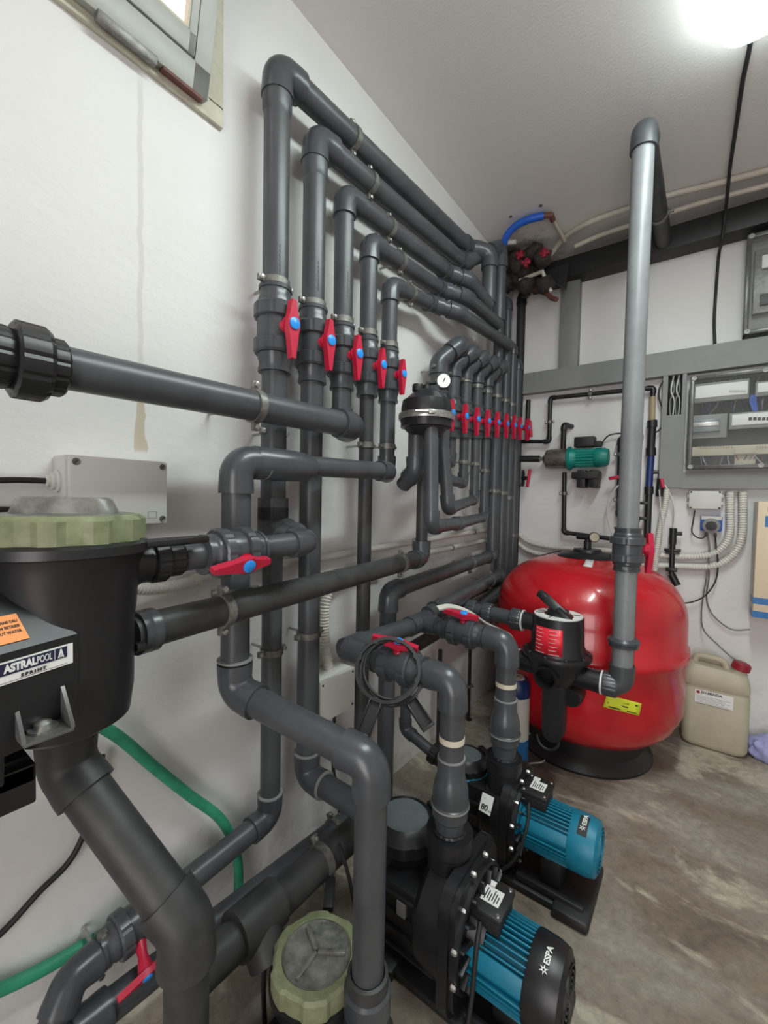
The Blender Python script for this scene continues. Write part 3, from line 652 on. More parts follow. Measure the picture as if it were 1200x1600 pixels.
# wall side of the branches, tees on the header
hx_ = .20
for (label, cy, z, vx, r) in (('grey tee and stub feeding the spanner-hung valve', cy1, z1, v1x, .029), ('grey tee and stub feeding the valve under the white strip', cy2, z2, v2x, .029)):
    tr = thing('pipe_tee', label, 'pipe fitting', (hx_, cy, z))
    MB().tube([(hx_, cy, z), (vx-.07, cy, z)], r, 24).build('pipe', 'pvc', tr)
    t = MB(); t.lathe((hx_, cy, z), (0, 1, 0), [(r*1.1, -.012 if cy < 1 else -.075), (r*1.22, -.012 if cy < 1 else -.075), (r*1.22, .075), (r*1.1, .075)], 28); t.tube([(hx_, cy, z), (hx_+.075, cy, z)], r*1.2, 24); t.build('tee', 'fit', tr)
run('low grey header pipe linking the two pump branches along the wall', [V(hx_, cy1+.07, z1), V(hx_, cy2-.07, z2)], .031)
run('grey header end running past the rear pump branch toward the red tank', [V(hx_, cy2+.07, z2), V(.15, 2.02, z2+.02)], .027)
# white curved strip lying over the rear valve
q = [X(685, 964, .33), X(700, 962, .36), X(725, 968, .39), X(745, 978, .42), X(762, 990, .45)]
q = smooth([X(684, 965, .30), X(705, 962, .33), X(735, 971, .37), X(763, 989, .40), X(790, 1001, .43), X(803, 1012, .45)])
b = MB()
for i in range(len(q)-1): pass
up_ = V(.1, -.5, .9).normalized(); vs = []; fs = []
for i, p in enumerate(q):
    t_ = (q[min(i+1, len(q)-1)]-q[max(0, i-1)]).normalized(); s_ = t_.cross(up_).normalized()
    for a, c in ((-.011, 0), (.011, 0), (.011, .007), (-.011, .007)): vs.append(p+s_*a+up_*c+V(0, 0, .03))
for i in range(len(q)-1):
    for k in range(4): fs.append((i*4+k, i*4+(k+1) % 4, i*4+4+(k+1) % 4, i*4+4+k))
fs += [(0, 1, 2, 3), tuple(len(vs)-4+k for k in range(4))]
tag(b.add(vs, fs).build('plastic_strip', 'wpvc'), 'bent white plastic strip lying over the rear pump valve', 'strip')

# ring spanners hanging on the front valve
def spanner(label, c, nrm, R, hd, L, m='black'):
    root = thing('ring_spanner', label, 'spanner', c); nrm = V(*nrm).normalized(); hd = V(*hd); hd = (hd-nrm*hd.dot(nrm)).normalized(); sd = nrm.cross(hd)
    n = 56; path = [c+(hd*math.cos(2*PI*k/n)+sd*math.sin(2*PI*k/n))*R for k in range(n)]
    b = MB(); vs = []; fs = []
    for k, p in enumerate(path):
        rr = (p-c).normalized(); tooth = .004 if k % 7 == 0 else 0
        for a, z in ((-.004-tooth, -.005), (.004, -.005), (.004, .005), (-.004-tooth, .005)): vs.append(p+rr*a+nrm*z)
    for k in range(n):
        for j in range(4): fs.append((k*4+j, k*4+(j+1) % 4, ((k+1) % n)*4+(j+1) % 4, ((k+1) % n)*4+j))
    b.add(vs, fs).build('ring', m, root)
    b = MB(); R3 = Matrix((sd, hd, nrm)).transposed()
    b.prism([(-.024, 0), (.024, 0), (.015, .022), (.015, L), (-.015, L), (-.015, .022)], c+hd*(R-.004)-nrm*.004, sd, hd, .008)
    for sg in (-1, 1): b.box(c+hd*(R+L/2)+sd*sg*.0140, (.003, L*.95, .016), .0005, R3)
    b.box(c+hd*(R+L-.004), (.031, .006, .016), .001, R3)
    b.build('spanner_grip', m, root)
def DP(px, py, d): return CAM+ray(px, py)*d
def depth(p): return (Vector(p)-CAM).dot(_f)
dv1 = depth((v1x, cy1, z1))
spanner('black ring spanner on the valve, its grip hanging straight down', DP(606, 1046, dv1-.075), (.42, -.64, .64), .079, (-.22, -.12, -1), .085)
spanner('black ring spanner on the valve, its grip slanting to the right', DP(613, 1050, dv1-.058), (.50, -.60, .62), .079, (.40, .26, -.90), .078)
cN = V(.46, -.62, .63).normalized(); cA = V(cN.y, -cN.x, 0).normalized()*-1; cB = cN.cross(cA); cC = DP(610, 1045, dv1-.066)
tag(MB().tube(smooth([cC+(cA*math.cos(k*.45)*.068+cB*math.sin(k*.45)*.073)+cN*(.004*math.sin(k*1.7)) for k in range(29)], 3), .004, 8).build('coiled_cable', 'rubber'), 'black cable coil looped around the spanner-hung valve', 'cable')

# small wet line into the rear pump basket
zt = .36
run('thin grey pipe with elbow and ribbed union entering the basket of the rear blue pump', [V(.13, 1.37, .60), V(.13, 1.37, .325), V(.245, 1.37, .283)], .021)
nut_t = thing('pipe_union', 'black ribbed union between the thin elbow pipe and the rear pump basket', 'pipe fitting', (.25, 1.37, .28))
nut(nut_t, (.262, 1.37, .277), (1, 0, -.3), .036, .03, 'black', 'union_nut', 48, 4); nut(nut_t, (.29, 1.37, .268), (1, 0, -.3), .030, .025, 'black', 'ribbed_collar', 48, 4)
# slim dark pipes on the wall behind
q1 = X(735, 1000, .06)
run('slim black pipe on the wall behind the pumps, turning right near the floor', [V(.06, q1.y, q1.z-.03), V(.06, q1.y, zrow(.06, q1.y, 1124)), X(775, 1142, .13)], .0095, m='black', fm='black', clamps=[(0, .55, (1, -.4, 0))])
q1 = X(688, 1010, .05)
run('slim dark red-capped pipe running down the wall between the pump branches', [V(.05, q1.y, zrow(.05, q1.y, 1015)), V(.05, q1.y, FZ)], .010, m='rubber')

# ================================================================== BLUE MOTOR PUMPS
def block_pump(label, ycen, zc, lidp, lidr, disc, x_vol, x_m0, x_m1, rm, rear, lidm, ring, sticker):
    root = thing('pool_pump', label, 'pump', (x_vol, ycen, FZ))
    # basket housing and volute
    lx, ly, lz = lidp
    MB().lathe((lx, ly, FZ+.03), (0, 0, 1), [(lidr*.80, 0), (lidr*.95, .01), (lidr*.98, lz-FZ-.09), (lidr*1.12, lz-FZ-.07), (lidr*1.12, lz-FZ-.05)], 36).build('basket_housing', 'black', root)
    lo_ = MB().lathe((lx, ly, lz-.036), (0, 0, 1), [(lidr*1.1, -.03), (lidr*1.22, -.02), (lidr*1.22, .010), (lidr*1.1, .020), (lidr*1.02, .028), (lidr*.86, .036), (lidr*.84, .030)], 48, mod=lambda k, i: 1 if (k % 6 or i > 3) else .965).build('lid_ring', 'black', root)
    MB().lathe((lx, ly, lz-.014), (0, 0, 1), [(lidr*.85, 0), (lidr*.84, .008), (lidr*.5, .012), (0, .013)], 36).build('clear_lid', lidm, root)
    b = MB()
    for a in (math.radians(60), math.radians(240)): b.box((lx+math.cos(a)*lidr*1.17, ly+math.sin(a)*lidr*1.17, lz-.014), (.022, .045, .026), .004, Matrix.Rotation(a, 3, 'Z'))
    b.build('lid_lug', 'black', lo_)
    # throat between basket and volute, ribs on its sides
    b = MB(); b.b2((lx, ycen-.085, FZ+.05), (x_vol-.02, ycen+.085, zc+.085), .015)
    for k in range(4): z = FZ+.06+k*.045; b.b2((lx+.02, ycen-.093, z), (x_vol-.03, ycen+.093, z+.007), .002)
    b.build('wet_end', 'black', root)
    rv = ring[0]; zm = zc; zc = ring[1]; rg = 'black'
    vol = MB(); vol.lathe((x_vol-.085, ycen, zc), (1, 0, 0), [(rv*.62, 0), (rv*.78, .02), (rv*.82, .05), (rv*.83, .085)], 40); vo = vol.build('volute', 'black', root)
    # bolted flange plate, rounded square with ribs on its outer face
    hs, rc = rv*.93, .06; hy = .86; ol = []
    for (sx, sy, a0) in ((1, 1, 0), (-1, 1, 90), (-1, -1, 180), (1, -1, 270)):
        for k in range(7): a = rad_(a0+15*k); ol.append(((sx*(hs-rc)+rc*math.cos(a))*hy, sy*(hs-rc)+rc*math.sin(a)))
    fl = MB().prism(ol, (x_vol, ycen, zc), (0, 1, 0), (0, 0, 1), .026); fl.prism([(a*.93, c*.93) for a, c in ol], (x_vol+.026, ycen, zc), (0, 1, 0), (0, 0, 1), .012)
    for k in range(16):
        a = 2*PI*k/16+.1; R_ = Matrix.Rotation(a, 3, 'X'); fl.box(V(x_vol+.048, ycen, zc)+R_ @ V(0, 0, rv*.52), (.022, .007, rv*.44), .002, R_)
    fl.lathe((x_vol+.03, ycen, zc), (1, 0, 0), [(rv*.80, 0), (rv*.80, .018), (rv*.76, .020), (rv*.74, .012), (rv*.45, .012), (rv*.40, .05), (0, .05)], 36)
    fo = fl.build('flange_plate', 'black', root)
    b = MB()
    for k in range(12):
        a = 2*PI*(k+.5)/12; rr_ = hs*.99 if k % 3 == 1 else hs*1.12
        p = V(x_vol+.036, ycen+math.cos(a)*rr_*.9*hy, zc+math.sin(a)*rr_*.9); b.lathe(p, (1, 0, 0), [(.0065, 0), (.0065, .008), (.004, .012), (0, .012)], 6)
    b.build('bolt_heads', 'steel', fo)
    # discharge neck
    MB().lathe((disc[0], disc[1], zc+.05), (0, 0, 1), [(.052, 0), (.052, disc[2]-zc-.075), (.058, disc[2]-zc-.068), (.058, disc[2]-zc-.03)], 32).build('discharge_neck', 'black', root)
    zc = zm
    # motor with cooling fins
    m_ = MB(); xf = x_m1-(x_m1-x_m0)*.36
    m_.lathe((x_m0, ycen, zc), (1, 0, 0), [(rm*.90, 0), (rm*.90, xf-x_m0)], 48)
    for k in range(44):
        a = 2*PI*k/44; R_ = Matrix.Rotation(a, 3, 'X'); s0 = math.sin(a); c0_ = math.cos(a)
        if .10 < c0_ < .62 and abs(s0) > .5: continue
        m_.box(V((x_m0+xf)/2+.004, ycen, zc)+R_ @ V(0, 0, rm*.97), (xf-x_m0-.012, .0030, rm*.17), .0008, R_)
    for sg in (-1, 1): Rb = Matrix.Rotation(-sg*rad_(67), 3, 'X'); m_.box(V((x_m0+xf)/2, ycen, zc)+Rb @ V(0, 0, rm*.93), (xf-x_m0, rm*.44, rm*.16), .003, Rb)
    m_.box(V((x_m0+xf)/2+.01, ycen-rm*.55, zc-rm*.80), (.016, .016, .014), .003)
    m_.lathe((x_m0-.022, ycen, zc), (1, 0, 0), [(rm*.75, 0), (rm*1.12, .004), (rm*1.12, .02), (rm*.9, .024)], 36)
    m_.build('motor', 'motor', root, 25)
    rc_ = MB().lathe((xf-.004, ycen, zc), (1, 0, 0), [(rm*1.04, 0), (rm*1.06, .004), (rm*1.05, x_m1-xf-.030), (rm*.98, x_m1-xf-.008), (rm*.80, x_m1-xf), (rm*.78, x_m1-xf-.004), (0, x_m1-xf-.004)], 48).build('fan_cover', rear, root)
    b = MB()
    for k in range(5): b.lathe((x_m1-.006, ycen, zc), (1, 0, 0), [(rm*(.15+.13*k), 0), (rm*(.15+.13*k), .004), (rm*(.19+.13*k), .004), (rm*(.19+.13*k), 0)], 32)
    b.build('fan_grille', rear, rc_)
    # terminal box
    xb = x_m0-.005; tb = MB(); tb.b2((xb, ycen-.045, zc+rm*.9), (xb+.075, ycen+.045, zc+rm*.9+.044), .005); tb.b2((xb-.004, ycen-.049, zc+rm*.9+.034), (xb+.079, ycen+.049, zc+rm*.9+.048), .003)
    to = tb.build('terminal_box', 'blackm', root); zt_ = zc+rm*.9+.0485
    b = MB()
    for a in (0, 1):
        for c in (0, 1): b.lathe((xb+.006+a*.063, ycen-.040+c*.080, zt_), (0, 0, 1), [(.005, 0), (.004, .003), (0, .003)], 8)
    b.build('box_screw', 'steel', to)
    MB().b2((xb+.018, ycen-.022, zt_), (xb+.062, ycen+.022, zt_+.001)).build('rating_label', 'white', to)
    MB().b2((xb+.016, ycen+.024, zt_), (xb+.036, ycen+.040, zt_+.001)).build('small_label', 'white', to)
    b = MB()
    for k in range(6): b.b2((xb+.024+k*.006, ycen-.018+.004*(k % 2), zt_+.001), (xb+.0265+k*.006, ycen+.016-.006*(k % 3), zt_+.0014))
    b.build('label_print', 'ink', to)
    # feet and base plate
    b = MB(); b.b2((lx+.0, ycen-.105, FZ), (x_m1-.02, ycen+.105, FZ+.022), .008); b.b2((lx+.02, ycen-.12, FZ), (lx+.07, ycen+.12, FZ+.03), .008); b.b2((x_m1-.11, ycen-.125, FZ), (x_m1-.01, ycen+.125, FZ+.032), .01)
    for sg in (-1, 1): b.b2((x_vol+.05, ycen+sg*.085-.008, FZ+.02), (x_m1-.03, ycen+sg*.085+.008, FZ+.045), .003)
    b.b2((x_m0+.06, ycen-.05, FZ+.02), (x_m0+.12, ycen+.05, zc-rm*.85), .006)
    b.build('base', 'blackm', root)
    return root, zt_, xf
p1, zt1, xf1 = block_pump('front pool pump with finned blue motor and black rear fan cover', .95, .165, (.385, .985, .34), .080, (cx1, cy1, D1), .585, .625, .838, .082, 'black', 'glid', (.165, .198), None)
p2, zt2, xf2 = block_pump('rear pool pump with blue motor and blue fan cover, before the red tank', 1.375, .197, (.39, 1.37, .33), .063, (cx2, cy2, D2), .555, .605, .828, .076, 'motor', 'glid', (.145, .195), None)
# blue clamp ring under the rear lid, stickers and maker's writing
MB().lathe((.39, 1.37, .33), (0, 0, 1), [(.075, -.082), (.083, -.078), (.083, -.050), (.075, -.046)], 40).build('blue_ring', 'motor', p2)
def curved_text(root, txt, size, xc, yc, zc, R, a, m='white', up=False):
    nrm = V(0, math.cos(a), math.sin(a)); ux = V(0, -math.sin(a), math.cos(a)); 
    return text(txt, size, V(xc, yc, zc)+nrm*R, -ux if up else ux, V(1, 0, 0), m, root, 'maker_name', 'CENTER', bold=.0006)
# labels on fan covers: star logo and ESPA
def logo(root, yc, zc, R, a, x, plate):
    nrm = V(0, math.cos(a), math.sin(a)); t = V(0, -math.sin(a), math.cos(a))   # t: around the motor
    if plate:
        b = MB(); vs = []; fs = []
        for i in range(7):
            aa = a-.30+i*.13; nn = V(0, math.cos(aa), math.sin(aa)); vs += [V(x-.006, yc, zc)+nn*(R+.0006), V(x+.020, yc, zc)+nn*(R+.0006), V(x+.020, yc, zc)+nn*(R-.002), V(x-.006, yc, zc)+nn*(R-.002)]
        for i in range(6):
            for k in range(4): fs.append((i*4+k, i*4+(k+1) % 4, i*4+4+(k+1) % 4, i*4+4+k))
        fs += [(0, 1, 2, 3), (24, 25, 26, 27)]
        b.add(vs, fs).build('name_plate', 'ink', root)
    o = V(x, yc, zc)+nrm*(R+.0015)
    text('ESPA', .016, o-t*.004, t*1, V(-1, 0, 0), 'white', root, 'maker_name', 'LEFT', bold=.0007) if False else None
    uy = V(-1, 0, 0); ux = t*-1 if t.cross(uy).dot(nrm) < 0 else t
    ux = t; 
    if ux.cross(uy).dot(nrm) < 0: ux = -t
    text('ESPA', .0165, o-ux*.010+V(.0145, 0, 0), ux, uy, 'white', root, 'maker_name', 'LEFT', bold=.0005)
    st = MB(); cc = o-ux*.021+V(.007, 0, 0)
    for k in range(6):
        aa = 2*PI*k/6; d = ux*math.cos(aa)+uy*math.sin(aa); e = nrm.cross(d)
        st.add([cc+d*.002+e*.002, cc+d*.010, cc+d*.002-e*.002, cc+d*.002+e*.002+nrm*.0004, cc+d*.010+nrm*.0004, cc+d*.002-e*.002+nrm*.0004], [(0, 1, 2), (3, 4, 5), (0, 1, 4, 3), (1, 2, 5, 4), (2, 0, 3, 5)])
    st.build('star_logo', 'white', root)
logo(p1, .95, .165, .082*1.06, rad_(108), xf1+.025, False)
logo(p2, 1.375, .197, .076*1.06, rad_(105), xf2+.025, True)
# "80 mm" sticker on the rear wet end, blank grey sticker on the front one
a = rad_(150)
st_ = V(.395, 1.475-.094, .235)
u1 = V(.96, -.05, 0).normalized(); u2 = V(0.0, .62, .78).normalized(); SP = V(.512, 1.375-.112, .262)
so_ = MB().prism([(-.019, -.024), (.020, -.026), (.020, .026), (-.020, .026)], SP, u1, u2, .001).build('size_sticker', 'white', p2)
n3 = u1.cross(u2)
text('80', .022, SP+n3*.0015-u1*.014-u2*.018, u1, u2, 'ink', so_, 'size_number', bold=.0006)
text('mm', .009, SP+n3*.0015+u1*.010-u2*.018, u1, u2, 'ink', so_, 'size_unit')
text('...', .012, SP+n3*.0015-u1*.012+u2*.012, u1, u2, 'ink', so_, 'small_print')
MB().b2((.45, .95-.0950, .19), (.475, .95-.0860, .225)).build('grey_sticker', 'trunk', p1)
cable('power_cable', 'black power cable dropping from the terminal box of the front blue pump', 'cable', [V(.65, .905, .255), V(.655, .875, .22), V(.655, .855, .12), V(.65, .835, .05), V(.64, .78, .035)], .0055, 'rubber')
cable('power_cable', 'black power cable beside the flange of the rear blue pump', 'cable', [V(.625, 1.33, .28), V(.63, 1.295, .22), V(.60, 1.26, .12), V(.52, 1.24, .05), V(.46, 1.22, .035)], .005, 'rubber')

# ================================================================== BLACK PUMP WITH OLIVE LID (upper left, on a bracket)
def olive_lid(root, o, R, tilt=None, flat=False):
    o = Vector(o)
    L_ = MB().lathe(o, (0, 0, 1), [(R*.97, -.034), (R*.98, -.004), (R*.90, .002), (R*.84, .003), (R*.80, .001)], 66, mod=lambda k, i: (1.0 if (k % 6) in (0, 1, 2) else .94) if i < 2 else 1).build('lid_ring', 'olive', root, 25)
    return L_
ap = thing('basket_pump', 'black pool pump with olive screw lid on the left wall, stickers on its casing', 'pump', (.31, .214, .86))
bx, by = .305, .214
MB().lathe((bx, by, .895), (0, 0, 1), [(.0, 0), (.060, 0), (.078, .012), (.083, .05), (.084, .15), (.0865, .17), (.091, .23), (.098, .248), (.104, .250), (.104, .262), (.098, .266)], 56).build('pump_body', 'black', ap)
olive_lid(ap, (bx, by, 1.195), .101)
MB().lathe((bx, by, 1.19), (0, 0, 1), [(.082, 0), (.080, .008), (0, .010)], 40).build('lid_window', 'dusty', ap)
b = MB(); ol = []
for k in range(24):
    a = 2*PI*k/24; q = .062-.034*abs(math.sin(a))**1.2*(1 if k % 2 else .9); ol.append((math.cos(a)*.062, math.sin(a)*.03+math.sin(3*a)*.006))
ga, gb = V(.55, .84, 0).normalized(), V(-.84, .55, 0).normalized(); gc = V(bx+.004, by, 1.197); nO = len(ol)
vs = [gc+ga*(p*k)+gb*(q*k)+V(0, 0, h) for k, h in ((1.05, 0), (.90, .021), (.84, .024)) for p, q in ol]
b.add(vs, [tuple(range(nO))]+[(j*nO+i, j*nO+(i+1) % nO, (j+1)*nO+(i+1) % nO, (j+1)*nO+i) for j in range(2) for i in range(nO)]+[tuple(2*nO+i for i in range(nO))])
b.build('lid_grip', 'dusty', ap)
hb = MB(); hd = (V(.5, .62, 0)).normalized()
e1 = V(bx, by, 1.154)+hd*.098; e2 = X(322, 842, .345); hb.tube([e1, e1.lerp(e2, .5), e2], .007, 8); 
hb.box((e1+e2)/2, ((e2-e1).length, .018, .009), .002, Matrix.Rotation(math.atan2((e2-e1).y, (e2-e1).x), 3, 'Z')); hb.build('lid_lever', 'black', ap)
# side outlet and ribbed union toward the valve
b = MB(); b.lathe((.31, by+.03, az_), (0, 1, 0), [(.045, 0), (.042, .045), (.033, .065), (.033, .075)], 32); b.build('outlet_port', 'black', ap)
ya, yb_ = ycol(.31, az_, 232), ycol(.31, az_, 257); yc_ = ycol(.31, az_, 282)
nut(ap, (.31, (ya+yb_)/2, az_), (0, 1, 0), .0355, abs(yb_-ya), 'black', 'union_nut', 60, 5)
nut(ap, (.31, (yc_+yb_)/2, az_), (0, 1, 0), .029, abs(yc_-yb_), 'black', 'ribbed_collar', 60, 5)
MB().tube([(.31, by+.07, az_), (.31, ya+.01, az_)], .030, 24).build('outlet_neck', 'black', ap)
# motor casing in front, sloping top, orange sticker and name label on its side
mx0 = .235; fx = .385; PA = rad_(13.5)
prA = Matrix.Rotation(PA, 3, 'Z')
def pr(p): return V(bx, by, 0)+prA @ (Vector(p)-V(bx, by, 0))
def turned(mb): mb.v = [pr(v) for v in mb.v]; return mb
# casing edge so that its end stands at the right place: find y along the turned axis
def ycase(px_, z):
    n_ = (_r*FPX-(px_-600)*_f); a_ = pr((fx, 0, z))-CAM; d_ = prA @ V(0, 1, 0); return -a_.dot(n_)/d_.dot(n_)
def zcase(y_, py_):
    p = pr((fx, y_, 0)); return zrow(p.x, p.y, py_)
yr = ycase(121, 1.03)
zTop = zcase(yr, 990); zBot = .932
prof = [(fx, zBot), (fx, zTop), (fx-.03, zTop+.035), (fx-.06, zTop+.06), (mx0, zTop+.066), (mx0, zBot)]
n = len(prof); cas = MB(); vs = [(x, -.55, z) for x, z in prof]+[(x, yr-(0.0 if x > .37 else .028 if x > .34 else .055), z) for x, z in prof]
cas.add(vs, [tuple(range(n)), tuple(range(2*n-1, n-1, -1))]+[(i, (i+1) % n, n+(i+1) % n, n+i) for i in range(n)]); turned(cas).build('motor_casing', 'black', ap)
# name label
ly1 = ycase(113, 1.02); lz1, lz0 = zcase(ly1, 1004), zcase(ly1, 1035); lh = lz1-lz0; k_ = lh/.045
yA, yP_, yE = ycase(4, 1.02), ycase(57, 1.02), ycase(80, 1.02)
nl = turned(MB().b2((fx, -.05, lz0), (fx+.0012, ly1, lz1))).build('name_label', 'white', ap)
turned(MB().b2((fx+.0012, -.05, lz0+lh*.40), (fx+.0018, ly1-.007, lz1-lh*.07))).build('name_bar', 'navy', nl)
yl = ycase(84, 1.02); turned(MB().b2((fx+.0018, yl, lz0+lh*.43), (fx+.0020, yl+.0005, lz1-lh*.09))).build('name_divider', 'white', nl)
tU = prA @ V(0, 1, 0); cap_h = lh*.33; fs_ = cap_h/.70
def fit_text(txt, y0_, y1_, bold, m, nm, zb_, size):
    t = text(txt, size, (0, 0, 0), (1, 0, 0), (0, 1, 0), m, nl, nm, bold=bold); off = V(0, 0, 0); p = nl
    while p is not None: off += p.location; p = p.parent
    xs_ = [v.co.x+off.x for v in t.data.vertices]; w0, w1 = min(xs_), max(xs_); o_ = pr((fx+.0019, y0_, zb_)); kx_ = (y1_-y0_)/(w1-w0)
    for v in t.data.vertices:
        q = v.co+off; v.co = o_+tU*((q.x-w0)*kx_)+V(0, 0, q.y)+(prA @ V(1, 0, 0))*q.z-off
fit_text('ASTRAL', yA, yP_-.0006, .0006, 'white', 'maker_name', lz0+lh*.52, fs_)
fit_text('POOL', yP_, yE, 0.0, 'white', 'maker_name', lz0+lh*.52, fs_)
b = MB(); yc3 = (yl+ly1-.007)/2; c0 = V(fx+.0018, yc3, lz0+lh*.45); g_s = lh/.045
b.prism([(-.0062*g_s, 0), (-.0035*g_s, .0), (.0, .011*g_s), (.0035*g_s, 0), (.0062*g_s, 0), (.0012*g_s, .019*g_s), (-.0012*g_s, .019*g_s)], c0, (0, 1, 0), (0, 0, 1), .0004); b.lathe(c0+V(0, 0, .0025), (1, 0, 0), [(.0032*g_s, 0), (.0032*g_s, .0004), (.002*g_s, .0004), (.002*g_s, 0)], 16); turned(b).build('triangle_logo', 'white', nl)
fit_text('S P R I N T', ycase(32, 1.01), ycase(71, 1.01), 0.0002, 'ink', 'model_name', lz0+lh*.14, lh*.2)
turned(MB().b2((fx+.0012, -.05, lz0+lh*.07), (fx+.0015, ly1-.007, lz0+lh*.085))).build('label_rule', 'ink', nl)
# orange sticker on the sloping shoulder
sa = V(fx, 0, zTop); sb = V(fx-.030, 0, zTop+.035); uyv = (sb-sa).normalized(); nn = V(0, 1, 0).cross(uyv)
yo = ycase(49, 1.07); sh_ = (sb-sa).length
mb_ = MB().prism([(-.05, .010), (yo+.001, .010), (yo-.001, sh_-.001), (-.05, sh_-.001)], sa+nn*.0006, (0, 1, 0), uyv, .001)
mb_.v = [v for v in mb_.v]; os_ = turned(mb_).build('warning_sticker', 'orange', ap)
for k, t_ in enumerate(('POMPE SANS EAU', 'PUMPEN IN BETRIEB', 'WITHOUT WATER')):
    o_ = pr(V(0, yo-.003, 0)+sa+uyv*(sh_-.012-.0068*k)+nn*.0018); text(t_, .0052, o_, tU, prA @ uyv, 'ink', os_, 'warning_text', 'RIGHT', sx=.8)
# foot, bolts and bracket shelf
b = MB(); b.b2((.25, -.5, .885), (.385, .13, .955), .004); b.build('motor_foot', 'blackm', ap)
fb = V(.375, .135, .885)
bq = X(66, 1138, .405); b = MB(); b.b2((.37, bq.y-.024, bq.z-.004), (.432, bq.y+.024, bq.z), .001)
for yy in (bq.y-.025, bq.y+.021): b.prism([(0, 0), (.045, 0), (.043, .005), (.010, .040), (0, .042)], (.386, yy, bq.z), (1, 0, 0), (0, 0, 1), -.004)
bo = b.build('fixing_bracket', 'dkfr', ap)
MB().lathe((.408, bq.y, bq.z), (0, 0, 1), [(.015, 0), (.015, .003), (.009, .003), (.009, .008), (.004, .011), (0, .011)], 18).build('bolt', 'steel', bo)
MB().b2((bx+.02, by+.08, .985), (bx+.035, by+.094, .997), .002).build('drain_nub', 'black', ap)
sh = thing('wall_bracket', 'black bracket shelf under the black pump with the olive lid', 'bracket', (.2, .1, .80))
b = MB(); b.b2((0, -.5, .862), (.36, .165, .886), .003); b.b2((.33, -.5, .835), (.36, .165, .886), .003); b.build('bracket_top', 'blackm', sh)
b = MB(); b.b2((.345, -.3, .788), (.44, .055, .845), .008); b.build('rubber_block', 'blackm', sh)
b = MB(); b.b2((.355, -.1, .845), (.43, .04, .850), .001); b.lathe((.40, .02, .850), (0, 0, 1), [(.014, 0), (.014, .003), (.008, .003), (.008, .008), (0, .009)], 12); b.build('foot_plate', 'steel', sh)
MB().b2((0, .18, .70), (.05, .225, .90), .002).build('bracket_upright', 'black', sh)
# thick pipe from this pump out into the room and down
g0 = DP(105, 1195, .72); g1 = DP(292, 1447, .68)
run('very thick dark pipe slanting down across the lower left corner', [V(g0.x, g0.y, .90), g0, g1, V(g1.x, g1.y, FZ)], .0365, m='pvcd', fm='pvcd', radii=[.034, .0365, .034])

# ================================================================== LOWER LEFT PIPES
ve = X(190, 1465, .09)
dd = (X(200, 1452, .09)-V(.09, .748, .335)).normalized()
valve('red handled valve low on the wall at the bottom left, behind the thick slanting pipe', X(212, 1442, .09), dd, V(.85, -.15, -.45), .028, None, L=.13, long=dd, hl=.09, up_stem=.048)
cp = X(165, 1487, .09)
b_ = run('grey bend curving down from the low left valve', [X(172, 1480, .09), X(110, 1530, .10), X(70, 1640, .13)], .027, clamps=[(0, .25)])
run('lower grey pipe along the wall foot, second of the slanting floor pipes', [X(548, 1275, .135), X(140, 1597, .135), X(60, 1660, .135)], .0295, clamps=[(0, .11, (1, 0, .6), False)], m='pvc')
q0, q1, q2 = X(575, 1280, .25), X(400, 1435, .25), X(300, 1530, .25)
s3 = run('thickest dark pipe low over the floor with a wide tee', [q0, q2], .040, m='pvcd', clamps=[(0, .36, (1, 0, .5), False)])
dq = (q2-q0).normalized()
b = MB(); b.lathe(q1, dq, [(.044, -.055), (.051, -.055), (.051, .055), (.044, .055)], 30); b.tube([q1, q1+V(.05, .0, -.06)], .045, 26); b.build('tee', 'pvcd', s3)
# grey lidded pump at the bottom centre
gp_ = thing('basket_pump', 'black floor pump with olive ring and scratched clear lid at bottom centre', 'pump', (.405, .62, FZ))
gl = Z(495, 1487, .27); gx, gy2, gR = gl.x, gl.y, .095
MB().lathe((gx, gy2, FZ), (0, 0, 1), [(.055, 0), (.075, .01), (.082, .12), (.090, .17), (.098, .185), (.098, .20)], 48).build('pump_body', 'black', gp_)
MB().lathe((gx, gy2, .27), (0, 0, 1), [(gR, -.045), (gR, -.006), (gR*.94, .0), (gR*.77, .002), (gR*.745, -.004)], 66, mod=lambda k, i: (1.0 if (k % 11) < 6 else .945) if i < 3 else 1).build('lid_ring', 'olive', gp_, 25)
lw = MB().lathe((gx, gy2, .262), (0, 0, 1), [(gR*.745, 0), (gR*.745, .006), (gR*.72, .008), (gR*.70, .004), (0, .006)], 48).build('lid_window', 'dusty', gp_)
b = MB()
for a in (rad_(35), rad_(155), rad_(275)): b.box((gx+math.cos(a)*gR*.33, gy2+math.sin(a)*gR*.33, .270), (gR*.62, .010, .010), .003, Matrix.Rotation(a, 3, 'Z'))
b.build('lid_grip', 'dusty', lw)
e1 = Z(512, 1422, .25); e2 = Z(517, 1372, .25)
b = MB(); b.box((e1+e2)/2, (.024, (e2-e1).length, .014), .003, Matrix.Rotation(math.atan2((e2-e1).y, (e2-e1).x)-PI/2, 3, 'Z')); b.build('lid_lever', 'blackm', gp_)
b = MB(); b.b2((gx-.04, gy2-.30, FZ), (gx+.10, gy2-.02, FZ+.16), .02); b.build('pump_motor', 'black', gp_)
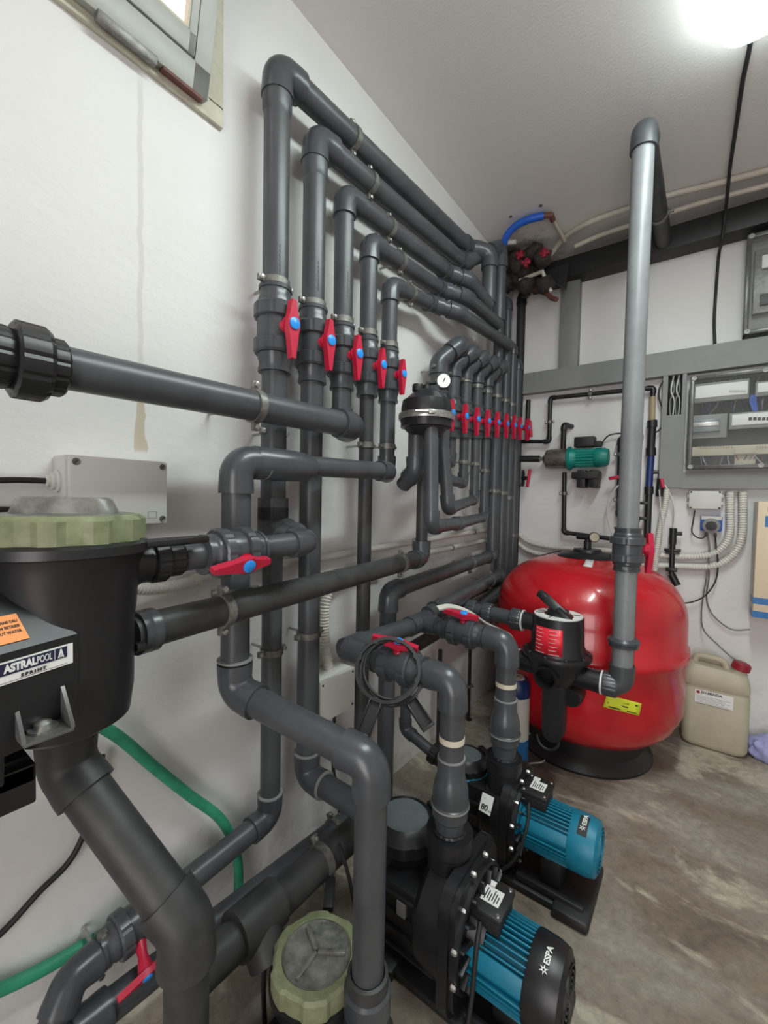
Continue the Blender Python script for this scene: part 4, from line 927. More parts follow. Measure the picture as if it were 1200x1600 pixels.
# cables and hose around the floor
cable('power_cable', 'thin black cable hanging behind the foreground vertical pipe over the olive lidded floor pump', 'cable', [X(530, 1320, .30), X(545, 1370, .32), X(556, 1430, .34), X(560, 1500, .36), Z(565, 1560, .05)], .005, 'rubber')
cable('power_cable', 'thin black cable to the left of the olive lidded floor pump', 'cable', [X(415, 1480, .30), X(412, 1540, .30), X(414, 1610, .30)], .0055, 'rubber')
cable('power_cable', 'black cable sagging down the wall in the lower left corner', 'cable', [X(-60, 1500, .02), X(0, 1460, .02), X(60, 1395, .02), X(105, 1350, .02), X(130, 1305, .02), X(150, 1240, .02), X(160, 1180, .02)], .0058, 'rubber')
cable('garden_hose', 'green hose sagging across the wall below the black pump', 'hose', [X(110, 1118, .05), X(145, 1128, .035), X(190, 1155, .03), X(240, 1198, .025), X(295, 1242, .025), X(340, 1275, .03), X(362, 1310, .03), X(372, 1350, .04), X(372, 1395, .05), X(365, 1440, .05)], .0125, 'green', 14)
cable('garden_hose', 'green hose running low along the wall behind the low left valve', 'hose', [X(-70, 1570, .025), X(0, 1546, .022), X(60, 1518, .02), X(120, 1484, .02), X(180, 1448, .02), X(240, 1405, .02)], .0125, 'green', 14)

# ================================================================== JUNCTION BOX AND CABLES AT THE LEFT
jb = thing('junction_box', 'grey wall junction box with four corner screws beside the cables at the left', 'junction box', (0, .39, 1.165))
c1 = X(108, 711, .075); c2 = X(262, 818, .075); ya, yb2 = c1.y, X(262, 760, .075).y; zt, zb2 = c1.z, X(262, 818, .075).z
MB().b2((0, ya-.004, zb2-.002), (.060, yb2+.002, zt+.002), .004).build('box_body', 'box', jb)
lid = MB().b2((.060, ya, zb2), (.075, yb2, zt), .004).build('box_lid', 'box', jb)
for yy in (ya+.011, yb2-.011):
    for zz in (zb2+.011, zt-.011):
        MB().lathe((.0752, yy, zz), (1, 0, 0), [(.007, 0), (.0062, .0015), (.004, .0005), (0, .0005)], 14).build('lid_screw', 'clampm', lid)
        MB().box((.0765, yy, zz), (.001, .008, .0016), 0, Matrix.Rotation(.7, 3, 'X')).build('screw_slot', 'ink', lid)
b = MB(); yy, zz = yb2-.033, zb2+.020
for q in ((-.009, 0, .0006, .014), (.0084, 0, .0006, .014)): b.b2((.0752, yy+q[0], zz-.007), (.0756, yy+q[0]+.0006, zz+.007))
for q in (-.007, .0064): b.b2((.0752, yy-.009, zz+q), (.0756, yy+.009, zz+q+.0006))
b.build('moulded_mark', 'trunk', lid)
b = MB()
for k, zz in enumerate((1.235, 1.195)): b.lathe((.03, ya-.004, X(90, 752, .03).z if k == 0 else X(90, 793, .03).z), (0, -1, 0), [(.022, 0), (.022, .004), (.016, .006), (.016, .011), (.011, .013), (.011, .018), (.007, .02)], 20)
b.build('cable_gland', 'box', jb)
za, zb3 = X(90, 752, .03).z, X(90, 793, .03).z
cable('power_cable', 'black cable entering the upper gland of the left junction box', 'cable', [V(.03, ya-.012, za), V(.03, ya-.06, za), V(.025, ya-.15, za-.003), V(.02, ya-.35, za+.005)], .0055, 'rubber')
cable('power_cable', 'black cable entering the lower gland of the left junction box', 'cable', [V(.03, ya-.012, zb3), V(.03, ya-.06, zb3-.003), V(.03, ya-.15, zb3-.002), V(.02, ya-.35, zb3)], .0055, 'rubber')

# ================================================================== CONDUITS ON THE LEFT WALL
def wallconduit(label, a, b_, r=.0115, clips=()):
    root = thing('wall_conduit', label, 'conduit', a, None)
    MB().tube([a, b_], r, 16).build('tube', 'wpvc', root)
    for t in clips:
        p = Vector(a).lerp(Vector(b_), t); MB().lathe(p, Vector(b_)-Vector(a), [(r*1.02, -.004), (r*1.2, -.004), (r*1.2, .004), (r*1.02, .004)], 16).build('clip', 'clampm', root)
wallconduit('upper white conduit running along the left wall behind the pipes', X(300, 905, .02), X(765, 827, .02), .0125, (.55, .88))
wallconduit('lower white conduit of the pair under the big looping elbow', X(560, 887, .02), X(765, 843, .02), .0125, (.6,))
cable('corrugated_conduit', 'beige corrugated conduit curving on the wall just right of the black pump', 'conduit', [X(200, 915, .05), X(225, 920, .045), X(265, 917, .035), X(310, 908, .025)], .0145, 'wpvc', corr=.0075)
cable('corrugated_conduit', 'beige corrugated conduit bending down into the small white box on the left wall', 'conduit', [X(600, 884, .03), X(560, 890, .03), X(525, 908, .03), X(510, 935, .03), X(506, 980, .03), X(510, 1020, .035), X(514, 1050, .045)], .018, 'wpvc', corr=.010)
wbx = thing('junction_box', 'small white box on the wall behind the pipes, where the corrugated conduit ends', 'junction box', (0, 1.0, .51))
a0, a1 = X(500, 1100, .1).y, X(554, 1090, .1).y
MB().b2((0, a0, .515), (.085, a1, .650), .004).build('box_body', 'box', wbx); MB().b2((.085, a0, .515), (.1, a1, .650), .004).build('box_lid', 'box', wbx)
for yy in (a0+.012, a1-.012):
    for zz in (.527, .638): MB().lathe((.1, yy, zz), (1, 0, 0), [(.004, 0), (.004, .001), (0, .001)], 10).build('lid_screw', 'ink', wbx)
cable('power_cable', 'dark cables dropping from the small white box to the floor', 'cable', [V(.05, 1.05, .515), V(.05, 1.05, .40), V(.06, 1.04, .30), V(.07, 1.06, .20), V(.08, 1.05, FZ)], .006, 'rubber')

# ================================================================== RED FILTER TANK
tx, ty, TR = .583, 2.29, .420
zt = lambda py: zrow(tx, ty, py)
tk = thing('filter_tank', 'big glossy red filter tank on a black base ring in the back corner', 'filter tank', (tx, ty, FZ))
ztop = zt(868); seam = zrow(tx+.1, ty-TR, 1042)
prof = [(.16, .145), (.26, .150), (.335, .175), (.385, .225), (TR*.995, .30), (TR, .40), (TR, seam-.03), (TR*1.025, seam-.022), (TR*1.03, seam), (TR*1.025, seam+.022), (TR, seam+.03), (TR*.998, .70)]
zs = ztop-.70
for k in range(1, 13):
    a = rad_(7.1*k); prof.append((TR*.998*max(0, math.cos(a))**.72, .70+zs*math.sin(a)**1.0))
prof = [p for p in prof if p[0] > .12]+[(.12, ztop), (0, ztop)]
MB().lathe((tx, ty, 0), (0, 0, 1), prof, 96).build('tank_body', 'tank', tk, 60)
MB().lathe((tx, ty, FZ), (0, 0, 1), [(.31, 0), (.31, .01), (.27, .05), (.265, .14), (.24, .15)], 64).build('tank_base', 'black', tk)
tl = MB().lathe((tx, ty, ztop-.012), (0, 0, 1), [(.135, -.01), (.137, .010), (.12, .024), (.07, .032), (.06, .045), (0, .046)], 48).build('tank_lid', 'black', tk)
b = MB(); zz = ztop+.03; b.lathe((tx, ty, zz), (0, 0, 1), [(.018, 0), (.018, .04), (.014, .045), (.014, .075), (0, .075)], 16); b.tube([(tx-.05, ty, zz+.062), (tx+.05, ty-.01, zz+.062)], .014, 14); b.build('air_valve', 'black', tl)
g = MB().lathe(V(tx+.03, ty-.02, zz+.066), (.35, -1, 0), [(.022, 0), (.024, .003), (.024, .022), (.021, .024)], 24).build('pressure_gauge', 'black', tl)
MB().lathe(V(tx+.03, ty-.02, zz+.066)+V(.35, -1, 0).normalized()*.0235, (.35, -1, 0), [(.0205, 0), (.0205, .001), (0, .001)], 24).build('gauge_face', 'can', g)
def on_tank(px, py, w, h, m, name, parent, slope=0.0, rr=None):
    # small flexible sticker wrapped on the tank; find azimuth and height from the photograph
    n = 8; best = None
    for k in range(3600):
        a = rad_(k/10)
        if math.sin(a) > 0.2: continue
    return None
def tank_r(z):
    for i in range(len(prof)-1):
        if prof[i][1] <= z <= prof[i+1][1]: t = (z-prof[i][1])/max(1e-6, prof[i+1][1]-prof[i][1]); return prof[i][0]+(prof[i+1][0]-prof[i][0])*t
    return prof[-2][0]
def hit_tank(px, py):
    d = ray(px, py); t = 1.0
    while t < 3.4:
        p = CAM+d*t
        if math.hypot(p.x-tx, p.y-ty) < tank_r(p.z) and p.z < ztop: return p
        t += .002
    return CAM+d*2
def tank_label(corners, m, name, n=6):
    # corners: TL, TR, BR, BL in photograph pixels -> points on the tank surface
    vs = []; fs = []
    for j in range(n+1):
        for i in range(n+1):
            u_, v_ = i/n, j/n
            x = (1-v_)*((1-u_)*corners[0][0]+u_*corners[1][0])+v_*((1-u_)*corners[3][0]+u_*corners[2][0])
            y = (1-v_)*((1-u_)*corners[0][1]+u_*corners[1][1])+v_*((1-u_)*corners[3][1]+u_*corners[2][1])
            p = hit_tank(x, y); nn = V(p.x-tx, p.y-ty, .0).normalized(); vs.append(p+nn*.002+V(0, 0, .002 if p.z > .85 else 0))
    for j in range(n):
        for i in range(n): a = j*(n+1)+i; fs.append((a, a+1, a+n+2, a+n+1))
    o = MB().add(vs, fs).build(name, m, tk); md = o.modifiers.new('t', 'SOLIDIFY'); md.thickness = .0015; md.offset = 0; return o
tank_label([(948, 1085), (1002, 1099), (998, 1118), (942, 1104)], 'yel', 'yellow_label')
for k in range(3):
    y0 = 1091+k*5.5; tank_label([(950-k, y0), (996-k, y0+11), (996-k, y0+13), (950-k, y0+2)], 'ink', 'label_print', 3)
tank_label([(916, 874), (928, 876), (925, 887), (911, 885)], 'white', 'small_label', 3)

# multiport valve
vx_, vy_ = .582, 1.78
zv = lambda py: zrow(vx_, vy_, py)
mv = thing('multiport_valve', 'black multiport valve with lever handle and red label in front of the red tank', 'valve', (vx_, vy_, zv(1150)))
ztp = zv(962); zfl = zv(1020); rt_, rb_ = .098, .112
MB().lathe((vx_, vy_, zfl), (0, 0, 1), [(rb_, 0), (rb_, .01), (rt_*1.02, .03), (rt_*.98, ztp-zfl-.02), (rt_*.97, ztp-zfl), (rt_*.88, ztp-zfl+.006)], 56).build('valve_top', 'black', mv)
MB().lathe((vx_, vy_, ztp+.006), (0, 0, 1), [(rt_*.93, -.004), (rt_*.93, .001), (rt_*.55, .001), (rt_*.55, -.004)], 48).build('dial_plate', 'white', mv)
b = MB(); b.lathe((vx_, vy_, ztp+.004), (0, 0, 1), [(.045, 0), (.04, .02), (.0, .025)], 24)
for k in range(6): a = rad_(60*k+20); b.box((vx_+math.cos(a)*.07, vy_+math.sin(a)*.07, ztp+.008), (.03, .003, .002), 0, Matrix.Rotation(a, 3, 'Z'))
b.build('dial_hub', 'black', mv)
h0 = V(vx_+.03, vy_-.03, ztp+.012); h1 = Y(848, 930, vy_+.0); 
b = MB(); dv = (h1-h0); b.box(h0+dv*.5, (.036, dv.length*1.05, .022), .006, Matrix((dv.normalized().cross(V(0, -.8, .6)).normalized(), dv.normalized(), dv.normalized().cross(V(0, -.8, .6)).normalized().cross(dv.normalized()))).transposed())
b.box(h1, (.042, .026, .03), .006, Matrix.Rotation(.5, 3, 'Y')); b.box(h0, (.07, .05, .03), .008, Matrix.Rotation(.6, 3, 'Y')); b.build('lever', 'black', mv)
MB().lathe((vx_, vy_, zfl), (0, 0, 1), [(rb_*1.0, -.012), (rb_*1.14, -.010), (rb_*1.16, 0), (rb_*1.14, .008), (rb_*1.0, .012)], 56).build('flange', 'black', mv)
b = MB()
for k in range(10): a = 2*PI*k/10+.2; b.lathe((vx_+math.cos(a)*rb_*1.07, vy_+math.sin(a)*rb_*1.07, zfl+.008), (0, 0, 1), [(.008, 0), (.008, .006), (.004, .009), (0, .009)], 10)
b.build('flange_bolts', 'blackm', mv)
zb_ = zv(1048)
MB().lathe((vx_, vy_, zfl-.01), (0, 0, -1), [(rb_*1.0, 0), (rb_*.96, .03), (rb_*.8, .07), (rb_*.45, .12), (.04, .14)], 48).build('valve_body', 'black', mv)
rp = .036
b = MB(); b.tube([(vx_, vy_, zb_), (vx_+.165, vy_-.002, zb_)], rp*1.15, 24); b.lathe((vx_+.15, vy_-.002, zb_), (1, 0, 0), [(rp*1.2, 0), (rp*1.2, .012)], 24); b.build('right_port', 'black', mv)
MB().lathe((vx_+.163, vy_-.002, zb_), (1, 0, 0), [(rp*1.22, 0), (rp*1.26, .002), (rp*1.22, .006)], 28).build('seal_ring', 'white', mv)
b = MB(); b.tube([(vx_, vy_, zb_+.0), (vx_-.15, vy_, zb_+.01)], rp*1.1, 24); b.build('left_port', 'black', mv)
MB().lathe((vx_-.15, vy_, zb_+.01), (-1, 0, 0), [(rp*1.2, 0), (rp*1.24, .003), (rp*1.2, .007)], 28).build('seal_ring', 'white', mv)
zu = zv(975)
b = MB(); b.tube([(vx_-.05, vy_, zu-.012), (vx_-.155, vy_, zu-.008)], rp, 24); b.build('inlet_port', 'black', mv)
# open front port and the downward channel
fp = MB(); fd = V(-.1, -1, -.05).normalized(); fc = V(vx_, vy_, zv(1040)-.01); fp.lathe(fc, fd, [(.046, .05), (.046, .118), (.036, .118), (.034, .07), (0, .07)], 32); fp.build('open_port', 'black', mv)
dn = MB(); zd = zv(1150)
ol = [(-.042, 0), (.042, 0), (.040, zd-zb_+.045)]+[(.040*math.cos(rad_(-a)), zd-zb_+.045+.045*math.sin(rad_(-a))) for a in range(15, 180, 15)]+[(-.040, zd-zb_+.045)]
dn.prism([(a, c) for a, c in reversed(ol)], (vx_+.005, vy_-.055, zb_), (1, 0, 0), (0, 0, 1), -.055); dn.build('down_channel', 'blackm', mv)
dn = MB(); path = [V(vx_+.005+a*1.02, vy_-.112, zb_+c) for a, c in ol[2:]]; dn.tube(path, .005, 8); dn.build('channel_rim', 'blackm', mv)
tpc = Y(893, 1088, vy_+.03); MB().lathe(tpc, (0, 1, 0), [(.036, -.02), (.042, 0), (.042, .05), (.036, .14)], 28).build('tank_port', 'black', mv)
# red label wrapped round the upper body
vs = []; fs = []; n = 12
for i in range(n+1):
    a = rad_(-128+i*(62/n)); 
    for z, rr in ((zfl+.018, rt_*1.04+.004), (ztp-.030, rt_*1.0+.0025)): vs.append(V(vx_+math.cos(a)*rr, vy_+math.sin(a)*rr, z))
for i in range(n): fs.append((2*i, 2*i+2, 2*i+3, 2*i+1))
rl = MB().add(vs, fs).build('red_label', 'redl', mv); md = rl.modifiers.new('t', 'SOLIDIFY'); md.thickness = .001; md.offset = -1
b = MB()
for c in range(2):
    for k in range(7):
        z = zfl+.024+k*(ztp-zfl-.062)/6.0; r = rt_*1.04+.0055-(z-zfl-.018)*.05
        a0 = -123+c*30; path = [V(vx_+math.cos(rad_(a0+q))*r, vy_+math.sin(rad_(a0+q))*r, z) for q in range(0, 22-(k*5) % 8, 3)]
        b.tube(path, .0009, 4)
b.build('label_print', 'tubing', rl)

# tall pipe from the right port up to the ceiling
Tx, Ty = .812, 1.795
tzz = zrow(Tx, Ty, 199)
zt2 = lambda py: zrow(Tx, Ty, py)
tp = run('tall pale grey pipe from the multiport valve to the ceiling and back wall', [V(vx_+.17, vy_, zb_), V(Tx, vy_+.005, zb_), V(Tx, Ty, tzz), V(Tx+.012, BY-.02, tzz)], .0355, m='pale', fm='pvc', clamps=[(2, .62, (0, 0, 1), False)])
MB().tube([V(Tx, Ty, zb_+.05), V(Tx, Ty, zt2(880))], .0362, 28).build('lower_pipe', 'pvcd', tp)
MB().tube([V(Tx+.0, Ty+.03, tzz), V(Tx+.012, BY-.022, tzz)], .0362, 28).build('ceiling_pipe', 'pvcd', tp)
nut(tp, (vx_+.195, vy_-.001, zb_), (1, 0, 0), .045, .05, 'fit', 'union_nut', 48, 4)
for py in (1000,):
    MB().lathe((Tx, Ty, zt2(1002)), (0, 0, 1), [(.040, -.02), (.050, -.018), (.051, -.004), (.054, -.002), (.054, .006), (.049, .010), (.044, .016), (.037, .018)], 36).build('union_nut', 'fit', tp)
valve('large grey union valve with red lever on the tall pipe beside the tank top', (Tx, Ty, zt2(858)), (0, 0, 1), V(.75, .5, 0), .036, None, L=.15, long=V(0, 0, -1), hl=.145, up_stem=.02)
# backwash branch from the wall to the valve
bz_ = zu-.012
bw = run('grey branch with two unions running from the wall to the multiport valve inlet', [V(.10, 1.95, bz_-.02), V(.10, vy_, bz_+.01), V(vx_-.15, vy_, bz_)], .031)
xs = [xcol(vy_, bz_, p) for p in (728, 745, 757, 775, 800, 818)]
nut(bw, ((xs[0]+xs[1])/2, vy_, bz_+.006), (1, 0, 0), .044, xs[1]-xs[0], 'fit', 'union_nut', 48, 4)
nut(bw, ((xs[2]+xs[3])/2-.01, vy_, bz_+.003), (1, 0, 0), .044, (xs[3]-xs[2])*.8, 'fit', 'union_nut', 48, 4)
nut(bw, ((xs[4]+xs[5])/2-.005, vy_, bz_), (1, 0, 0), .045, (xs[5]-xs[4])*.9, 'fit', 'ribbed_collar', 48, 4)
MB().lathe((xs[5]-.004, vy_, bz_), (1, 0, 0), [(.040, 0), (.044, .001), (.044, .005), (.040, .006)], 28).build('seal_ring', 'white', bw)
run('dark grey return pipe low on the wall left of the red tank', [X(640, 1015, .12), X(790, 925, .12)], .026, m='pvcd')
run('thin dark pipe just above the low return pipe left of the red tank', [X(700, 948, .05), X(800, 900, .05)], .017, m='pvcd')

# small cylinder behind the grey downpipe
cyl = V(xcol(1.83, .15, 806), 1.83, FZ); zc_ = lambda py: zrow(cyl.x, cyl.y, py)
cy_ = thing('gas_cylinder', 'small cream cylinder with blue ends on the floor between rear pump and red tank', 'cylinder', (cyl.x, cyl.y, FZ))
rc0 = .052; zlo, zhi = zc_(1150), zc_(1085); ztop2 = zc_(1062)
MB().lathe((cyl.x, cyl.y, 0), (0, 0, 1), [(rc0*.96, zlo), (rc0, zlo+.002), (rc0, zhi)], 36).build('body', 'wpvc', cy_)
MB().lathe((cyl.x, cyl.y, 0), (0, 0, 1), [(rc0*.9, FZ), (rc0*1.0, FZ+.01), (rc0*1.0, zlo)], 36).build('blue_base', 'cblue', cy_)
MB().lathe((cyl.x, cyl.y, 0), (0, 0, 1), [(rc0*1.02, zhi), (rc0*1.03, zhi+.02), (rc0*1.0, ztop2-.01), (rc0*.75, ztop2+.01), (rc0*.6, ztop2+.008)], 36).build('blue_shoulder', 'dblue', cy_)
MB().lathe((cyl.x, cyl.y, 0), (0, 0, 1), [(rc0*.62, ztop2+.004), (rc0*.5, ztop2+.016), (0, ztop2+.018)], 28).build('cap', 'box', cy_)
MB().lathe((cyl.x+.01, cyl.y-.02, ztop2+.012), (0, 0, 1), [(.009, 0), (.008, .012), (0, .013)], 12).build('knob', 'amber', cy_)
cable('tubing', 'thin pale hose looping on the floor beside the small cylinder', 'hose', [Z(822, 1140, .10), Z(840, 1160, .04), Z(852, 1178, FZ+.006), Z(848, 1190, FZ+.005), Z(825, 1193, FZ+.005)], .0035, 'tubing')

# ================================================================== JERRYCAN
jc = thing('jerrycan', 'yellowed plastic jerrycan with dark red cap beside the red tank', 'container', (1.09, 2.6, FZ))
yF, yB = BY-.175, BY-.012
A = Z(1067, 1160, FZ); 
jx0, jx1 = xcol(yF, FZ+.05, 1063), xcol(yF, FZ+.05, 1170); jh = zrow((jx0+jx1)/2, yF, 1040)
def rrect(x0, x1, y0, y1, r, n=5):
    o = []
    for (cx_, cy_2, a0) in ((x1-r, y1-r, 0), (x0+r, y1-r, 90), (x0+r, y0+r, 180), (x1-r, y0+r, 270)):
        for k in range(n+1): a = rad_(a0+90*k/n); o.append((cx_+r*math.cos(a), cy_2+r*math.sin(a)))
    return o
lev = [(FZ+.0, .022), (FZ+.010, .008), (FZ+.03, .001), (FZ+.10, 0), (jh-.14, 0), (jh-.135, .003), (jh-.12, .003), (jh-.115, 0), (jh-.075, .003), (jh-.05, .012), (jh-.035, .025)]
vs = []; fs = []
for z, ins in lev:
    for x, y in rrect(jx0+ins, jx1-ins, yF+ins, yB-ins, .04): vs.append((x, y, z+(.02*(jx1-x)/(jx1-jx0) if z > jh-.1 else 0)))
n = 24
for j in range(len(lev)-1):
    for k in range(n): fs.append((j*n+k, j*n+(k+1) % n, (j+1)*n+(k+1) % n, (j+1)*n+k))
fs += [tuple(reversed(range(n))), tuple((len(lev)-1)*n+k for k in range(n))]
MB().add(vs, fs).build('can_body', 'can', jc, 40)
b = MB(); ym = (yF+yB)/2; L_ = jx1-jx0
b.tube(fillet([(jx0+.045, ym, jh-.03), (jx0+.05, ym, jh+.012), (jx0+L_*.62, ym, jh+.006), (jx0+L_*.66, ym, jh-.04)], .03), .016, 14); b.build('can_handle', 'can', jc)
cpx = jx1-.045
MB().lathe((cpx, ym, jh-.045), (.25, 0, 1), [(.034, 0), (.034, .012), (.028, .014), (.028, .03)], 28).build('can_neck', 'can', jc)
MB().lathe((cpx+.005, ym, jh-.022), (.25, 0, 1), [(.034, 0), (.037, .003), (.036, .030), (.03, .036), (0, .037)], 40, mod=lambda k, i: 1 if k % 2 else .97).build('can_cap', 'cap', jc)
lx_, rx_ = xcol(yF, .3, 1086), xcol(yF, .3, 1146); ltz, lbz = zrow(lx_, yF, 1072), zrow(rx_, yF, 1112)
lb = MB().b2((lx_, yF-.0012, lbz+.005), (rx_, yF-.0002, ltz-.012)).build('paper_label', 'white', jc)
text('EO.MENDA', .016, V(lx_+.024, yF-.0016, ltz-.027), (1, 0, 0), (0, 0, 1), 'ink', lb, 'label_heading', bold=.0004, sx=1.0)
MB().box((lx_+.012, yF-.0016, ltz-.024), (.013, .0006, .013)).build('label_emblem', 'cap', lb)
b = MB()
for k in range(6): b.b2((lx_+.006, yF-.0016, ltz-.042-k*.0075), (rx_-.008-(k*13 % 5)*.006, yF-.0013, ltz-.0405-k*.0075))
b.build('label_print', 'trunk', lb)

# ================================================================== BACK WALL
bw0 = BY
def by(px, py, d=.04): return Y(px, py, BY-d)
# cable trunking
t1 = thing('cable_trunking', 'wide grey horizontal trunking across the back wall above the green pump', 'trunking', (.1, BY, 1.9))
tz1, tz0 = by(1100, 541, .06).z, by(1100, 579, .06).z
MB().b2((.05, BY-.06, tz0), (2.3, BY, tz1), .002).build('trunking_body', 'trunk', t1); MB().b2((.05, BY-.0635, tz0-.002), (2.3, BY-.06, tz1+.002)).build('trunking_cover', 'trunk', t1)
xa, xb = by(876, 470, .06).x, by(905, 470, .06).x
t2 = MB().b2((xa, BY-.058, tz1), (xb, BY, 2.56), .002).build('cable_trunking', 'trunk'); tag(t2, 'grey vertical trunking climbing from the wide one to the black duct', 'trunking')
xa, xb = xcol(BY-.06, 1.7, 1034), xcol(BY-.06, 1.7, 1071)
t3 = thing('cable_trunking', 'open-topped grey vertical trunking with cables showing left of the electrical cabinet', 'trunking', (xa, BY, 1.4))
zo = zrow(xa, BY-.06, 650); zb4 = zrow(xa, BY-.06, 762)
b = MB(); b.b2((xa, BY-.004, zb4), (xb, BY, tz0)); b.b2((xa, BY-.06, zb4), (xa+.022, BY, tz0)); b.b2((xb-.018, BY-.06, zb4), (xb, BY, tz0)); b.build('trunking_body', 'trunk', t3)
MB().b2((xa, BY-.0635, zb4), (xb, BY-.058, zo)).build('trunking_cover', 'trunk', t3)
MB().b2((xa+.02, BY-.012, zo), (xb-.018, BY-.005, tz0)).build('dark_interior', 'dkgap', t3)
for k in range(7):
    xx = xa+.03+k*(xb-xa-.055)/6; w_ = .012*math.sin(k*2.1)
    tag(MB().tube(smooth([V(xx, BY-.022-.004*(k % 3), tz0+.005), V(xx+w_, BY-.030, (tz0+zo)/2+.03), V(xx-w_*.6, BY-.026, (tz0+zo)/2-.03), V(xx, BY-.022, zo-.02)]), .004, 8).build('wire', ['rubber', 'trunk', 'tubing'][k % 3]), ['leftmost','second','third','middle','fifth','sixth','rightmost'][k]+' wire inside the open vertical trunking left of the electrical cabinet', 'wire', 'wires in the open trunking')
t4 = MB().b2((xb-.004, BY-.058, zb4-.004), (2.3, BY, zrow(xb+.1, BY-.06, 738))); t4 = t4.build('cable_trunking', 'trunk'); tag(t4, 'grey horizontal trunking beneath the electrical cabinet', 'trunking')
# black duct under the ceiling
dz0 = by(1100, 374, .12).z
dk = MB().b2((.13, BY-.12, dz0), (2.95, BY-.0, dz0+.115), .006); dk = dk.build('cable_duct', 'blackm'); tag(dk, 'long black duct running along the back wall just under the ceiling', 'duct')
dk2 = MB().prism([(0, 0), (.18, 0), (.16, -.13), (.06, -.06)], (.20, BY-.14, dz0+.05), (1, 0, 0), (0, 0, 1), .03).build('duct_wrap', 'blackm'); tag(dk2, 'torn black sheet hanging from the left end of the black duct', 'sheet')
# cream conduits in front of it
def capz(ps, m): return [V(p.x, p.y, min(p.z, m)) for p in ps]
cable('ceiling_conduit', 'cream conduit bending up from the corner clutter and along the ceiling', 'conduit', [Z(853, 408, 2.60), Z(862, 396, 2.63)]+[Z(a_, b__, CZ-.015) for a_, b__ in ((885, 369), (925, 346), (985, 325), (1050, 304), (1115, 288), (1200, 266), (1330, 232))], .0135, 'cream', 14)
cable('ceiling_conduit', 'lower cream conduit lying against the front of the black duct', 'conduit', [Y(898, 385, 2.54), Y(940, 367, 2.54), Y(1000, 347, 2.54), Y(1060, 328, 2.54), Y(1120, 310, 2.54), Y(1200, 289, 2.54), Y(1330, 252, 2.54)], .0115, 'cream', 14)
# corner clutter
fm_ = thing('pipe_insulation', 'grimy dark insulation lump in the ceiling corner with old red valves', 'insulation', (.25, 2.5, 2.35))
b = MB(); random.seed(3); ico = []
for k in range(34):
    c = Y(786+random.random()*66, 388+random.random()*62, 2.44+random.random()*.2); c.z = min(c.z, CZ-.05); R_ = .018+random.random()*.024
    bm = bmesh.new(); bmesh.ops.create_icosphere(bm, subdivisions=2, radius=R_)
    for v in bm.verts: v.co *= 1+.5*random.random()
    bm.verts.index_update(); b.add([v.co+c for v in bm.verts], [tuple(v.index for v in f.verts) for f in bm.faces]); bm.free()
b.build('foam', 'grime', fm_, 80)
for k, (px, py, rot) in enumerate([(812, 398, .6), (850, 395, 1.6), (822, 410, .2)]):
    c = Y(px, py, 2.40); b = MB(); b.box(c, (.05, .018, .022), .005, Matrix.Rotation(rot, 3, 'Y')); b.box(c+V(0, .01, 0), (.02, .03, .05), .005, Matrix.Rotation(rot, 3, 'Y'))
    o = b.build('ball_valve', 'cap'); tag(o, ['old red valve handle at the left of the grimy corner cluster', 'red valve handle at the right end of the grimy corner cluster, by the cream conduit', 'lowest red valve handle in the grimy corner cluster'][k], 'valve')
cable('water_hose', 'thick blue hose arching under the ceiling in the back corner', 'hose', [Z(786, 384, 2.60), Z(792, 368, 2.63), Z(806, 353, 2.655), Z(826, 343, 2.662), Z(850, 337, 2.662)], .0185, 'hblue', 16)
b = MB(); b.tube([Z(848, 337, 2.662), Z(861, 336, 2.662), Z(864, 344, 2.658)], .014, 12); tag(b.build('pipe_elbow', 'brown'), 'rusty elbow between the blue hose and the thin white pipe', 'pipe fitting')
b = MB(); b.tube([Z(864, 343, 2.66), Z(882, 376, 2.645)], .010, 12); tag(b.build('water_pipe', 'cream'), 'thin white pipe dropping diagonally from the rusty elbow at the ceiling', 'pipe')
b = MB(); b.tube([Z(765, 382, 2.645), Z(806, 378, 2.62)], .011, 12); tag(b.build('water_pipe', 'wpvc'), 'short white pipe at the ceiling corner ending at the grimy cluster', 'pipe')
b = MB(); b.tube([Y(812, 438, 2.5), Y(848, 424, 2.48)], .011, 12); tag(b.build('water_pipe', 'cream'), 'short cream pipe just below the grimy corner cluster', 'pipe')
b = MB(); b.tube([Y(846, 421, 2.48), Y(861, 456, 2.5)], .010, 12); tag(b.build('water_pipe', 'wpvc'), 'white pipe hanging diagonally beside the torn black sheet', 'pipe')
b = MB(); b.tube([Y(833, 452, 2.55), Y(848, 452, 2.53), Y(862, 466, 2.50), Y(870, 468, 2.48)], .013, 12); tag(b.build('water_pipe', 'brown'), 'brown pipe stub with elbow under the black duct end', 'pipe')
# lamp cable
cable('lamp_cable', 'dark twisted cable running from the lamp over the ceiling and down the back wall', 'cable', capz([V(1.10, 1.57, CZ-.012), Z(1172, 70, CZ-.008), Z(1160, 130, CZ-.008), Z(1150, 200, CZ-.008), Z(1141, 260, CZ-.008), V(*Y(1137, 300, BY-.26))], CZ-.008)+[Y(1133, 335, BY-.15), Y(1128, 375, BY-.135), Y(1123, 400, BY-.02), Y(1119, 450, BY-.012), Y(1116, 500, BY-.012), Y(1117, 537, BY-.02)], .007, 'rubber')

